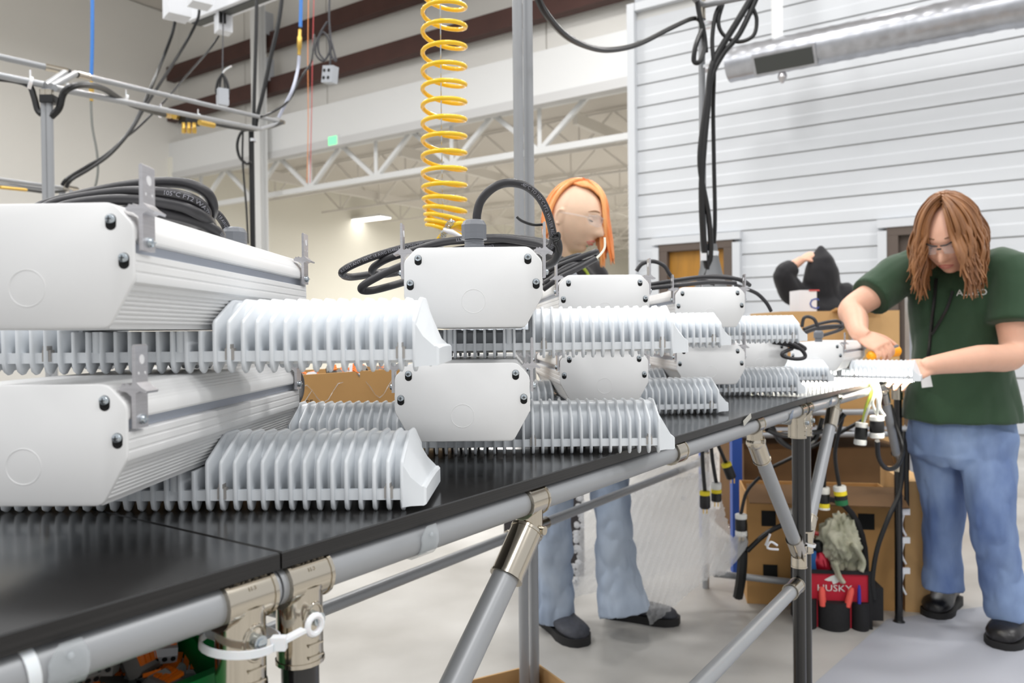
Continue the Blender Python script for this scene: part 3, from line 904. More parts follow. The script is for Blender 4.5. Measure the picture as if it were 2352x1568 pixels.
for k in range(160):
    s = Lt * k / 159; j = min(range(len(fr)), key=lambda q: abs(fr[q][0] - s)); a = k * .75
    hel.append(fr[j][1] + (fr[j][3] * math.cos(a) + fr[j][4] * math.sin(a)) * .0068)
b.tube(hel, .0011, 6); b.build('spring_guard', ZINC, hose)
b = MB(); b.tube([at(1018, 528, HY - .06), at(1038, 533, HY - .06), at(1062, 545, HY - .06)], [.0045, .006, .0035], 10); b.build('nylon_barb', TIE, hose)
b = MB(); b.tube(spline([at(1011, -40, HY), at(1014, 300, HY), at(1018, 530, HY)], 5), .0013, 6); b.build('hanging_wire', ZINC, hose)

# ---------------------------------------------------------------- overhead frame of the bench behind (left)
FY = 3.2
fr0 = at(105, 205, FY)
def fpt(px, py, Y): return at(px, py, Y)
frame = thing('overhead_pipe_frame', V((fr0.x, fr0.y, 0)), 'overhead pipe frame on twin posts at the upper left', 'frame')
def fpipe(a, c, r=.014, m=PIPE, n='pipe'): return MB().tube([a, c], r, 12).build(n, m, frame)
for px in (101, 113):
    p = at(px, 205, FY); MB().tube([V((p.x, p.y, 0)), p], .0135, 12).build('post', PIPE, frame)
p = at(107, 226, FY - .02); MB().box(p + V((0, .02, 0)), (.054, .05, .03)).build('tape_band', BLK, frame)
b = MB()
for px in (101, 113):
    p = at(px, 207, FY); sleeve(b, p, p - UP * .045, .0165, 12)
b.build('joint_clamp', NICKEL, frame)
A1 = at(-40, 165, FY - .02); A2 = at(103, 195, FY); fpipe(A1, A2)
B1 = at(125, 202, FY); B2 = at(600, 297, FY + 2.3); fpipe(B1, B2)
C1 = at(-40, 122, FY + .15); C2 = at(155, 165, FY + .38); fpipe(C1, C2)
D1 = at(176, 171, FY + .4); D2 = at(650, 281, FY + 2.75); fpipe(D1, D2)
fpipe(at(103, 198, FY), at(153, 164, FY + .4)); fpipe(at(118, 199, FY), at(174, 169, FY + .4)); fpipe(at(598, 296, FY + 2.3), at(648, 280, FY + 2.75))
for a, d in ((C2, C2 - C1), (D1, D2 - D1), (D2, D1 - D2)):
    d = d.normalized(); b = MB(); e = -1 if a is C2 else 1
    b.tube([a - d * .0, a + d * e * .09], .0165, 12); b.build('joint_clamp', NICKEL, frame)
    MB().tube([a - d * e * .012, a], .0150, 12).build('end_plug', BLK, frame)
# cable clipped along the frame, with brass manifold
b = MB(); b.tube(spline([at(-30, 178, FY), at(30, 184, FY), at(66, 196, FY), at(78, 222, FY), at(86, 252, FY), at(95, 262, FY)], 7), .0125, 8); b.build('air_line', BLK, frame)
b = MB(); b.tube(spline([at(118, 268, FY), at(136, 248, FY), at(146, 215, FY), at(166, 199, FY), at(200, 195, FY + .1), at(240, 205, FY + .3), at(283, 232, FY + .55), at(330, 250, FY + .8), at(378, 264, FY + 1.1)], 7), .0135, 8); b.build('air_line', BLK, frame)
b = MB(); b.tube(spline([at(490, 284, FY + 1.7), at(530, 292, FY + 1.9), at(575, 298, FY + 2.2), at(620, 292, FY + 2.5), at(650, 282, FY + 2.7)], 6), .011, 8); b.build('air_line', BLK, frame)
MY = FY + 1.35
ma = at(418, 272, MY); mb = at(450, 280, MY + .12)
man = MB().bar(ma, mb, .05, .055).build('manifold', BLK, frame)
for px in (422, 434, 446):
    q = at(px, 282, MY); MB().tube([q, q - UP * .03, q - UP * .034, q - UP * .06], [.011, .011, .014, .012], 10).build('brass_coupler', BRASS, man)
for a, c in (((378, 263), (390, 266)), ((400, 267), (414, 270)), ((458, 281), (491, 288))):
    MB().tube([at(a[0], a[1], MY - .05), at(c[0], c[1], MY + .05)], .016, 10).build('brass_coupler', BRASS, man)
for px, py in ((70, 190), (153, 203), (290, 228), (370, 260), (455, 270)):
    q = at(px, py, FY + (px - 100) * .0042); b = MB(); tie_ring(b, q, V((.8, .6, -.2)), .024, .012, 12); b.bar(q + UP * .02, q + UP * .05, .006, .003); b.build('cable_tie', TIE, frame)
# lower pipes of that bench at the left edge
FY2 = 4.4
lowf = thing('rear_pipe_rail', at(-30, 420, FY2), 'thin pipe rails behind the left fixture stack with a brass coupling', 'rail')
for (a, c) in (((-40, 406), (152, 433)), ((-40, 418), (140, 440)),):
    MB().tube([at(a[0], a[1], FY2), at(c[0], c[1], FY2 + .7)], .0125, 10).build('pipe', PIPE, lowf)
MB().tube([at(0, 430, FY2), at(60, 436, FY2 + .2)], .010, 8).build('brass_coupler', BRASS, lowf)
MB().tube(spline([at(60, 436, FY2 + .2), at(110, 442, FY2 + .4), at(150, 438, FY2 + .6)], 5), .008, 8).build('air_line', BLK, lowf)
for px in (140, 147, 163): MB().tube([at(px, 436, FY2 + .6), at(px, 520, FY2 + .6)], .011, 8).build('post', PIPE, lowf)
MB().tube([at(152, 432, FY2 + .6), at(175, 436, FY2 + .75)], .02, 10).build('joint_clamp', NICKEL, lowf)

# ---------------------------------------------------------------- drops from the roof: boxes, cords and hoses
def cord(name, pts, r, m, label, cat='cord', n=7, group=None):
    P = spline([at(*p) for p in pts], n)
    return MB().tube(P, r, 8).build(name, m, label=label, cat=cat, group=group, origin=tuple(P[-1]))
DX = 6.0
def drop_box(px0, px1, py0, py1, Y, label, m=LIGHTB):
    a = at(px0, py1, Y); c = at(px1, py0, Y); t = thing('junction_box', (a + c) / 2, label, 'junction box')
    w = (c.x - a.x); h = c.z - a.z
    rz = Matrix.Rotation(math.radians(38), 3, 'Z')
    k = w / 1.40
    MB().box((a + c) / 2, (k, k, h), rz).build('case', m, t)
    return t, k, h, (a + c) / 2, rz
t, k, h, c, rz = drop_box(372, 440, -80, 42, DX, 'white enclosure hanging at the top left, nearest the wall')
t, k, h, c, rz = drop_box(428, 490, -60, 14, DX - .4, 'white enclosure at the top edge right of the first enclosure')
t, k, h, c, rz = drop_box(491, 535, 22, 76, DX + .3, 'small cream switch box with a black breaker hanging from the bus duct')
MB().box(c + rz @ V((-.25 * k, -.5 * k - .008, .01)), (.05, .02, .10), rz).build('breaker', BLK, t)
ba = at(450, 36, DX + .6); bb = at(640, -40, DX - .3)
bus = thing('bus_duct', ba, 'pale bus duct running across the top left below the roof', 'duct')
MB().bar(ba, bb, .16, .14).build('rail', LIGHTB, bus); MB().bar(ba - UP * .075, bb - UP * .075, .08, .01).build('slot', DARK, bus)
cord('power_drop_cord', ((402, 50, DX), (393, 85, DX), (370, 145, DX), (345, 205, 5.6), (322, 258, 5.4), (290, 312, 5.3), (245, 355, 5.2), (195, 385, 5.1), (155, 410, 5.0), (143, 425, 5.0)), .012, BLK, 'left black power cord sweeping down from the first enclosure')
cord('power_drop_cord', ((458, 22, DX), (452, 50, DX), (420, 110, DX), (372, 185, 5.7), (330, 250, 5.4), (300, 300, 5.3), (255, 352, 5.2), (205, 388, 5.1), (165, 412, 5.0), (152, 430, 5.0)), .011, BLK, 'right black power cord sweeping down from the second enclosure')
cord('power_drop_cord', ((503, 82, DX + .3), (480, 115, DX + .3), (430, 172, 6.0), (375, 235, 5.7), (320, 290, 5.5), (285, 318, 5.4)), .008, BLK, 'thin grey cord dropping from the small switch box')
cord('blue_drop_hose', ((212, -40, 5.6), (212, 90, 5.6), (210, 172, 5.6)), .0125, BLUEH, 'straight blue air hose hanging at the upper left', 'hose')
b = MB(); q0 = at(210, 185, 5.6); q1 = at(210, 232, 5.6); b.tube([q0, q0.lerp(q1, .3), q0.lerp(q1, .35), q0.lerp(q1, .7), q0.lerp(q1, .75), q1], [.011, .011, .017, .017, .012, .012], 10)
b.build('brass_coupling', BRASS, label='brass coupling under the left blue hose', cat='fitting', origin=tuple(q1))
cord('grey_air_line', ((209, 232, 5.6), (212, 290, 5.6), (222, 345, 5.6), (225, 385, 5.6), (222, 415, 5.6), (214, 442, 5.6)), .0085, mat('grey_line', (120, 122, 118), .5), 'grey air line hanging below the left brass coupling', 'hose')
cord('blue_drop_hose', ((692, -40, 5.4), (691, 20, 5.4), (690, 62, 5.4)), .0125, BLUEH, 'blue air hose at the top beside the outlet cords', 'hose')
b = MB(); q0 = at(689, 68, 5.4); q1 = at(687, 126, 5.4); b.tube([q0, q0.lerp(q1, .25), q0.lerp(q1, .3), q0.lerp(q1, .72), q0.lerp(q1, .76), q1], [.012, .012, .017, .017, .012, .012], 10)
b.build('brass_coupling', BRASS, label='brass coupling under the right blue hose', cat='fitting', origin=tuple(q1))
cord('grey_air_line', ((687, 128, 5.4), (684, 160, 5.4), (672, 205, 5.3), (655, 240, 5.3), (640, 270, 5.3)), .011, mat('pale_line', (186, 190, 206), .45), 'pale air line hanging below the right brass coupling', 'hose')
cord('extension_cord', ((722, 80, 5.6), (715, 140, 5.5), (690, 180, 5.4), (662, 232, 5.3), (620, 260, 5.2), (600, 268, 5.1)), .008, BLK, 'black cord looping from the hanging outlet to the frame')
cord('signal_cord', ((709, -40, 7), (707, 120, 7), (708, 280, 7), (705, 420, 7)), .0035, ORGC, 'thin orange pull cord before the back wall')
cord('signal_cord', ((722, -40, 7), (718, 120, 7), (716, 240, 7), (712, 420, 7)), .0035, REDC, 'thin red pull cord before the back wall')
# hanging outlet boxes
ob = at(758, 172, 5.5)
o = thing('hanging_outlet_box', ob, 'grey four socket outlet box hanging with a coiled cord', 'outlet')
rz = Matrix.Rotation(math.radians(-28), 3, 'Z') @ Matrix.Rotation(math.radians(8), 3, 'Y')
MB().box(ob, (.095, .06, .115), rz).build('case', GREYB, o)
for dx in (-.02, .02):
    for dz in (-.026, .024):
        MB().tube([ob + rz @ V((dx - .008, -.028, dz)), ob + rz @ V((dx - .008, -.033, dz))], .0115, 12).build('socket', BLK, o)
for pp in ([(758, -40, 5.5), (756, 40, 5.5), (760, 100, 5.5), (758, 150, 5.5)], [(752, 50, 5.5), (738, 72, 5.5), (726, 100, 5.5), (726, 125, 5.5), (742, 140, 5.5), (756, 120, 5.5), (754, 90, 5.5), (742, 74, 5.5), (732, 90, 5.5), (732, 118, 5.5), (745, 138, 5.5)], [(757, 80, 5.5), (765, 110, 5.5), (772, 140, 5.5), (762, 128, 5.5), (757, 100, 5.5)]):
    MB().tube(spline([at(*p) for p in pp], 6), .0075, 8).build('cord', mat('dark_cord', (62, 62, 66), .5) if 'dark_cord' not in MATS else MATS['dark_cord'], o)
ob = at(511, 224, 6.0)
o = thing('hanging_outlet_box', ob, 'grey outlet box hanging above the pipe frame with a bundled cord', 'outlet')
MB().box(ob, (.075, .075, .125), Matrix.Rotation(.6, 3, 'Z')).build('case', GREYB, o)
for dz in (-.03, .02): MB().box(ob + Matrix.Rotation(.6, 3, 'Z') @ V((.038, .0, dz)), (.01, .045, .03), Matrix.Rotation(.6, 3, 'Z')).build('socket', LIGHTB, o)
MB().tube([at(513, 20, 6.2), at(511, 165, 6.0)], .005, 6).build('cord', MATS['dark_cord'], o)
for sgn in (-1, 1):
    for w in (6, 12, 15):
        MB().tube(spline([at(511, 168, 6.0), at(511 + sgn * w * .7, 185, 6.0), at(511 + sgn * w, 208, 6.0), at(511 + sgn * w * .8, 218, 6.0)], 5), .0075, 6).build('cord', BLK, o)
MB().tube(spline([at(509, 172, 6.0), at(518, 160, 6.0), at(532, 152, 6.0)], 5), .006, 6).build('cable_tie', TIE, o)
# black cable mast at the frame's right end
MY = FY + 2.35
mp = at(577, 300, MY)
mast = thing('cable_mast', V((mp.x, mp.y, 0)), 'slim black post wrapped in cords at the right end of the pipe frame', 'post')
MB().tube([V((mp.x, mp.y, 0)), mp], .019, 12).build('post', BLK, mast)
MB().tube(spline([at(590, -40, MY), at(588, 80, MY), at(584, 220, MY), at(582, 300, MY)], 6), .013, 8).build('cord', BLK, mast)
MB().tube(spline([at(652, -40, MY), at(640, 50, MY), at(622, 130, MY), at(604, 215, MY), at(592, 262, MY), at(586, 300, MY)], 6), .015, 8).build('cord', BLK, mast)
MB().tube(spline([at(580, 298, MY - .05), at(556, 302, MY - .05), at(545, 330, MY - .05), at(550, 360, MY - .05), at(566, 375, MY - .05), at(577, 372, MY - .05)], 6), .010, 8).build('cord', BLK, mast)
MB().tube(spline([at(558, 302, MY - .05), at(557, 360, MY - .05), at(561, 420, MY - .05), at(566, 480, MY - .05), at(570, 560, MY - .05)], 6), .007, 8).build('cord', BLK, mast)
b = MB(); tie_ring(b, at(581, 322, MY), UP, .022, .02, 12); b.build('cable_tie', TIE, mast)

# ---------------------------------------------------------------- mast with cables on the far bench
pm = fp(BL + 1.374, BDEP - .03, 0); PMY = pm.y
tm = thing('cable_bundle', V((pm.x, pm.y, 1.9)), 'bundle of black cables tied to the pole behind the far bench', 'cable bundle')
def tmc(pts, r=.011): MB().tube(spline([at(*p) for p in pts], 7), r, 8).build('cable', BLK, tm)
Y1 = PMY - .05
tmc(((1640, 655, Y1), (1622, 600, Y1), (1614, 520, Y1), (1612, 420, Y1), (1618, 320, Y1), (1626, 240, Y1), (1632, 165, Y1), (1650, 120, Y1), (1690, 55, Y1), (1735, -20, Y1)), .0135)
tmc(((1618, 640, Y1), (1632, 590, Y1), (1628, 500, Y1), (1608, 380, Y1), (1616, 280, Y1), (1634, 180, Y1), (1660, 125, Y1), (1700, 75, Y1), (1740, -10, Y1)), .0115)
tmc(((1634, 620, Y1 + .06), (1642, 520, Y1 + .06), (1640, 380, Y1 + .06), (1638, 250, Y1 + .06), (1640, 165, Y1), (1636, 90, Y1), (1645, 30, Y1), (1665, 0, Y1), (1690, -25, Y1)), .009)
tmc(((1226, -30, 1.9), (1250, 25, 2.0), (1300, 82, 2.2), (1360, 110, 2.5), (1410, 114, 2.7), (1470, 100, 2.9), (1540, 65, 3.1), (1590, 43, 3.3), (1610, 50, Y1), (1618, 80, Y1), (1622, 120, Y1)), .0095)
tmc(((1596, -30, Y1), (1604, 20, Y1), (1612, 60, Y1), (1618, 105, Y1), (1608, 140, Y1 - .03), (1594, 140, Y1 - .03), (1598, 105, Y1 - .03), (1612, 70, Y1)), .0105)
tmc(((1660, 10, Y1), (1650, 50, Y1), (1662, 80, Y1), (1695, 96, Y1), (1730, 82, Y1), (1738, 45, Y1), (1728, 15, Y1)), .0085)
for y in (58, 155): 
    b = MB(); tie_ring(b, at(1622 + (y > 100) * 8, y, PMY), UP, .034, .012, 14); b.build('cable_tie', TIE, tm)
b = MB(); tie_ring(b, at(1630, 583, PMY - .02), UP, .036, .02, 14); b.box(at(1616, 590, PMY - .06), (.02, .02, .03)); b.build('cable_tie', TIE, tm)
MB().lathe([(.075, -.11), (.055, -.05), (.038, .02), (.028, .09)], at(1632, 610, PMY - .02), 12).build('strain_sleeve', mat('mesh_sleeve', (120, 122, 124), .5, .4), tm)
pt = fp(BL + 1.374, BDEP - .03, 2.47)
for q in (at(1585, -14, PMY - .1), at(1760, -18, PMY - .3)):
    MB().tube([pt, q], .014, 12).build('overhead_pipe', PIPE, bench_far)
b = MB(); sleeve(b, pt + UP * .02, pt - UP * .06); b.build('joint_clamp', NICKEL, bench_far)
# ---------------------------------------------------------------- people
from mathutils import noise as mnoise
SKIN = mat('skin', (226, 176, 150), .48, sss=.15, noise=(30, .05))
SKIN2 = mat('pale_skin', (240, 204, 176), .48, sss=.15, noise=(30, .05))
LIP = mat('lips', (206, 128, 118), .4)
BROWM = mat('eyebrow_hair', (120, 84, 58), .7)
LASH = mat('dark_lash', (52, 42, 48), .6)
HAIRB = mat('brown_hair', (112, 72, 44), .42, noise=(22, .45, (164, 114, 72)), scale3=(1, 1, .12))
HAIRO = mat('orange_hair', (238, 134, 66), .38, noise=(20, .3, (252, 190, 124)), scale3=(1, 1, .15))
GREENT = mat('dark_green_cotton', (38, 66, 42), .85, sheen=.2, bump=(260, .08))
BLACKT = mat('black_cotton', (24, 23, 27), .9, sheen=.15)
LIME = mat('lime_trim', (190, 214, 84), .7)
DENIM = mat('blue_denim', (142, 164, 200), .85, noise=(6, .35, (88, 110, 156)), bump=(500, .12), scale3=(1, 1, .5))
DENIML = mat('grey_blue_denim', (178, 190, 206), .85, noise=(6, .3, (132, 146, 168)), bump=(500, .12), scale3=(1, 1, .5))
BOOT = mat('black_leather', (30, 28, 30), .35, noise=(40, .3), bump=(60, .12))
SOLE = mat('boot_sole', (26, 25, 26), .7)
SHOE = mat('grey_suede', (62, 64, 72), .7, noise=(60, .3))
LENSG = mat('clear_lens', (235, 240, 245), .05, alpha=.14)

def clean(b, name, mats, voxel, smooth=4, wrinkle=None, parent=None, label=None, cat=None, origin=None, group=None):
    """weld the pieces of one body or garment into a single surface"""
    me = bpy.data.meshes.new(name); me.from_pydata(b.v, [], b.f); me.update()
    o = bpy.data.objects.new(name + '_raw', me); COL.objects.link(o)
    r = o.modifiers.new('r', 'REMESH'); r.mode = 'VOXEL'; r.voxel_size = voxel
    s = o.modifiers.new('s', 'SMOOTH'); s.factor = .5; s.iterations = smooth
    dg = bpy.context.evaluated_depsgraph_get(); dg.update()
    m2 = bpy.data.meshes.new_from_object(o.evaluated_get(dg))
    bpy.data.objects.remove(o); bpy.data.meshes.remove(me)
    m2.name = name
    if wrinkle:
        amp, sc, stretch = wrinkle
        nr = [v.normal.copy() for v in m2.vertices]
        for v, n in zip(m2.vertices, nr):
            q = V((v.co.x * sc * stretch[0], v.co.y * sc * stretch[1], v.co.z * sc * stretch[2]))
            w = mnoise.noise(q) + .5 * mnoise.noise(q * 2.1 + V((3, 1, 7)))
            v.co += n * (amp * (abs(w) * 1.6 - .5))
    if not isinstance(mats, (list, tuple)): mats = [mats]
    m2.materials.clear()
    for m in mats: m2.materials.append(m)
    off = wloc(parent) if parent is not None else V(origin or (0, 0, 0))
    for v in m2.vertices: v.co -= off
    m2.update(); m2.shade_smooth()
    ob = bpy.data.objects.new(name, m2)
    if parent is not None: ob.parent = parent
    else: ob.location = off
    COL.objects.link(ob)
    return tag(ob, label, cat, group)
def ring(c, right, fwd, rx, ry, n=20, p=1.0):
    out = []
    for k in range(n):
        a = 2 * PI * k / n; ca, sa = math.cos(a), math.sin(a)
        ca = math.copysign(abs(ca) ** p, ca); sa = math.copysign(abs(sa) ** p, sa)
        out.append(V(c) + right * (rx * ca) + fwd * (ry * sa))
    return out
def limb(b, pts, rad, n=24, flat=1.0, sub=5):
    P = spline(pts, sub); m = len(pts); R = []
    for i in range(len(P)):
        t = i / sub; k = min(int(t), m - 2); u = t - k
        u = u * u * (3 - 2 * u) * .5 + u * .5
        R.append(rad[k] * (1 - u) + rad[k + 1] * u)
    b.tube(P, R, n, flat=flat)
def hand(b, wrist, d, nrm, curl=(.5, .6, .65, .7), thumb=.6, spread=.10, mirror=1, sc=1.0):
    """palm + five fingers; d = direction of the fingers, nrm = direction the palm faces"""
    d = d.normalized(); nrm = (nrm - d * nrm.dot(d)).normalized(); side = d.cross(nrm) * mirror   # thumb side
    rings = []
    for s, w, t in ((-.020, .026, .021), (.0, .028, .018), (.03, .038, .016), (.06, .043, .0145), (.085, .041, .012), (.092, .036, .008)):
        rings.append(ring(wrist + d * s * sc, side, nrm, w * sc, t * sc, 14))
    b.loft(rings)
    for k, (off, L, r) in enumerate(((.030, .072, .0088), (.0105, .082, .0090), (-.0095, .076, .0086), (-.0285, .060, .0078))):
        p = wrist + d * .080 * sc + side * off * sc
        fd = (d + side * (off * 3.2 * spread * 3)).normalized(); ang = 0; pts = [p - fd * .02 * sc, p]; c = curl[k]
        for seg, bend in ((.44, .8), (.32, 1.2), (.24, .8)):
            ang += c * bend
            dd = fd * math.cos(ang) + nrm * math.sin(ang)
            p = p + dd * L * seg * sc; pts.append(p)
        b.tube(spline(pts, 3), [r * sc * (1.05 - .32 * i / (3 * (len(pts) - 1))) for i in range(3 * (len(pts) - 1) + 1)], 10)
    p = wrist + d * .018 * sc + side * .026 * sc
    pts = [p - side * .012 * sc, p]; td = (d * .62 + side * .70 + nrm * .35).normalized()
    for i, (L, tw) in enumerate(((.040, 0), (.032, thumb * .6), (.026, thumb))):
        dd = (td * math.cos(tw) + (d * .75 + nrm * .6 - side * .3).normalized() * math.sin(tw)).normalized()
        p = p + dd * L * sc; pts.append(p)
    b.tube(spline(pts, 3), [sc * (.0125 - .0045 * i / (3 * (len(pts) - 1))) for i in range(3 * (len(pts) - 1) + 1)], 10)
def sm(x, a, c):
    t = max(0, min(1, (x - a) / (c - a))); return t * t * (3 - 2 * t)
def G(x, s): return math.exp(-(x / s) ** 2)
def head_pt(az, el):
    """deformed head surface, x right, y forward, z up"""
    ca = math.cos(el)
    x = .073 * ca * math.sin(az); y = .094 * ca * math.cos(az); z = .114 * math.sin(el)
    lo = sm(-z, .0, .114)
    if y > 0:
        x *= 1 - .30 * lo; y *= 1 - .02 * lo
        y -= .010 * sm(z, .045, .114)
    else:
        y *= 1 - .45 * sm(-z, .02, .10); y *= 1.06; x *= 1.04
    x *= 1 + .05 * G(z - .04, .04)
    if y > 0:
        f = y / .094
        nose = sm(.020 - z, 0, .045) * (1 - sm(-.030 - z, 0, .012))
        y += .029 * G(x, .0105 + .005 * sm(-z, .01, .03)) * nose * f
        y -= .0105 * (G(x - .031, .015) + G(x + .031, .015)) * G(z - .012, .011)
        y += .0035 * G(z - .032, .010) * G(x, .05)
        y += .0055 * G(x, .020) * (G(z + .0545, .0055) + G(z + .0655, .0060))
        y -= .002 * G(x, .022) * G(z + .0600, .0025)
        y += .008 * G(x, .022) * G(z + .094, .014)
        y -= .004 * G(x, .03) * G(z + .079, .007)
        y += .005 * (G(x - .040, .02) + G(x + .040, .02)) * G(z + .022, .02)
    return V((x, y, z))
class Head:
    def __init__(s, c, fwd, up=UP, sc=1.0, roll=0):
        f = V(fwd).normalized(); r = f.cross(up).normalized(); u = r.cross(f)
        s.M = Matrix((r, f, u)).transposed(); s.c = V(c); s.sc = sc
        s.grid = [head_pt(2 * PI * i / 90, -PI / 2 + PI * (j + .01) / 70.02) for j in range(71) for i in range(90)]
    def w(s, p): return s.c + s.M @ (V(p) * s.sc)
    def surf(s, x, z):
        best = min((q for q in s.grid if q.y > 0), key=lambda q: (q.x - x) ** 2 + (q.z - z) ** 2)
        return best.y
    def shell(s, b):
        rings = [[s.w(head_pt(2 * PI * i / 72, -PI / 2 + PI * (.012 + .976 * j / 56))) for i in range(72)] for j in range(57)]
        b.loft(rings)
        for sx in (-1, 1):                                  # ears: rim, lobe and hollow
            e = V((sx * .074, -.010, -.004))
            b.ell(s.w(e), (.007 * s.sc, .015 * s.sc, .026 * s.sc), s.M @ Matrix.Rotation(-.25, 3, 'X') @ Matrix.Rotation(sx * .35, 3, 'Z'), 12, 8)
            rim = [s.w(e + V((sx * (.007 + .003 * math.sin(a)), -.013 * math.sin(a) * 1.1 - .002, .024 * math.cos(a)))) for a in [PI * (-.15 + 1.15 * k / 8) for k in range(9)]]
            b.tube(rim, .0042 * s.sc, 8)
    def face(s, par, lip=LIP, brow=BROWM, skin=SKIN, closed=True):
        for sx in (-1, 1):
            x0 = sx * .031; pts = []
            b = MB(); yy = s.surf(x0, .012)
            b.ell(s.w((x0, yy - .006, .011)), (.0150 * s.sc, .0095 * s.sc, .0092 * s.sc), s.M, 14, 8)
            b.build('eyelid', skin, par)
            b = MB(); b.tube([s.w((x0 + sx * t * .0145, yy + .0042 - abs(t) ** 2 * .006, .0065 + .004 * t * t)) for t in (-1, -.6, -.2, .2, .6, 1)], [.0004, .0013, .0016, .0017, .0015, .0006], 6); b.build('eyelash', LASH, par)
            b = MB(); P = []
            for t in (0, .25, .5, .75, 1):
                x = sx * (.014 + .036 * t); z = .039 - .006 * t + .004 * math.sin(PI * t)
                P.append(s.w((x, s.surf(x, z) + .0012, z)))
            b.tube(P, [.0016, .0026, .0028, .0022, .0008], 6); b.build('eyebrow', brow, par)
        b = MB()
        for z0, hh in ((-.0550, .0034), (-.0645, .0042)):
            P = []
            for t in (-1, -.66, -.33, 0, .33, .66, 1):
                x = t * .0225; z = z0 + (.0012 if z0 > -.06 else -.0008) * (1 - t * t) + (.0048 if z0 < -.06 else -.0042) * t * t
                P.append(s.w((x, s.surf(x, z) - .0012, z)))
            b.tube(P, [.0006, hh * .65, hh * .9, hh, hh * .9, hh * .65, .0006], 8)
        b.build('lips', lip, par)
def glasses(h, par, frame, tint):
    g = MB()
    for sx in (-1, 1):
        rings = []
        P = [(.006, .016), (.030, .022), (.058, .016), (.062, .004), (.052, -.010), (.030, -.014), (.012, -.010)]
        f = [h.w((sx * x, .106 - abs(x) ** 2 * 7.5, z + .006)) for x, z in P]
        k = [h.w((sx * x, .104 - abs(x) ** 2 * 7.5, z + .006)) for x, z in P]
        g.loft([f, k] if sx > 0 else [k, f])
    l = g.build('safety_glasses', tint, par)
    b = MB()
    for sx in (-1, 1):
        b.tube([h.w((sx * .060, .079, .016)), h.w((sx * .079, .03, .014)), h.w((sx * .080, -.015, .010))], .0028 * h.sc, 8)
        b.tube([h.w((sx * x, .1065 - abs(x) ** 2 * 7.5, .024 + (.006 if .02 < x < .04 else 0))) for x in (.004, .02, .035, .05, .062)], .0024 * h.sc, 8)
    b.tube([h.w((-.006, .107, .014)), h.w((.006, .107, .014))], .0028 * h.sc, 8)
    b.build('spectacle_frame', frame, l)
def lock(b, h, az, r, el0, el1, hang, thick, drift=(0, 0, 0), wave=.006, rng=random):
    """one lock of hair: over the scalp from elevation el0 to el1, then hanging"""
    pts = []; n = 7
    for k in range(n):
        el = el0 + (el1 - el0) * k / (n - 1)
        a = az
        q = V((.073 * math.cos(el) * math.sin(a), .096 * math.cos(el) * math.cos(a), .116 * math.sin(el)))
        if q.y < 0: q.y *= 1.08
        pts.append(h.w(q * r))
    p = pts[-1]; d = (pts[-1] - pts[-2]).normalized(); step = hang / 6; ph = rng.uniform(0, 6)
    out = (h.M @ V((math.sin(az), math.cos(az), 0)))
    for k in range(6):
        d = (d * .55 + V((0, 0, -1)) * .45 + V(drift) * .3).normalized()
        p = p + d * step + out * (wave * math.sin(ph + k * 1.3))
        pts.append(p)
    m = len(pts)
    b.tube(spline(pts, 2), [thick * (.55 + .45 * math.sin(PI * min(1, .15 + .75 * i / (2 * m - 2)))) * (1 if i < 2 * m - 6 else (2 * m - 1 - i) / 5) + .0006 for i in range(2 * m - 1)], 7, flat=.55)
def boot(par, name, m, heel, toe_dir, L=.29, W=.052, H=.13, collar=.046, label=None):
    f = toe_dir.normalized(); r = f.cross(UP).normalized(); b = MB(); rings = []
    for s, w, h, z in ((-.02, .6, .45, .55), (.0, .78, .92, .5), (.10, .85, 1.0, .5), (.28, .84, .98, .5), (.42, .84, .78, .5), (.56, .95, .60, .5), (.72, 1.05, .52, .5), (.86, 1.0, .47, .5), (.95, .78, .38, .5), (1.0, .42, .22, .45)):
        hh = H * h; c = heel + f * (L * s) + UP * (.018 + hh * .5)
        rings.append([c + r * (W * w * math.cos(a)) + UP * (hh * .5 * (math.sin(a) if math.sin(a) > 0 else math.sin(a) * 1.0)) for a in [2 * PI * k / 18 for k in range(18)]])
    b.loft(rings)
    b.tube([heel + f * (L * .16) + UP * H * .6, heel + f * (L * .16) + UP * (H + .06)], collar, 16)
    o = clean(b, name, m, .007, 5, parent=par, label=label)
    b = MB(); ol = []
    for s, w in ((-.03, .5), (.0, .80), (.10, .92), (.3, .90), (.5, .95), (.7, 1.12), (.86, 1.05), (.97, .75), (1.03, .35)): ol.append((s, w))
    poly = [heel + f * (L * s) + r * (W * w) for s, w in ol] + [heel + f * (L * s) - r * (W * w) for s, w in ol[::-1]]
    b.loft([[p + UP * .0 for p in poly], [p + UP * .012 for p in poly], [p + UP * .028 for p in poly]]); b.build('sole', SOLE, o)
    b = MB()
    for k in range(4):
        q = heel + f * (L * (.36 + .07 * k)) + UP * (.018 + H * (.98 - .11 * k))
        b.tube([q - r * .024 - UP * .008, q + UP * .004, q + r * .024 - UP * .008], .003, 6)
    b.build('lace', BLK, o)
    return o

# ---- woman in green at the far bench
ft = atz(2290, 1490, 0); base = V((ft.x + .02, ft.y + .15, 0))
gl = at(2265, 985, 2.80); gr = at(2150, 985, 2.92)                # hips (image right / image left)
fw = V((-.5, -.86, 0)).normalized(); rt = V((fw.y, -fw.x, 0))      # facing; her right points to image left
nk = at(2205, 610, 2.74)
wb = MB()
hd_c = at(2180, 546, 2.64)
H1 = Head(hd_c, V((-.62, -.62, -.52)), UP, 1.06)
H1.shell(wb)
limb(wb, [nk - UP * .10, nk - UP * .01, hd_c + H1.M @ V((0, -.02, -.05))], [.075, .056, .052])
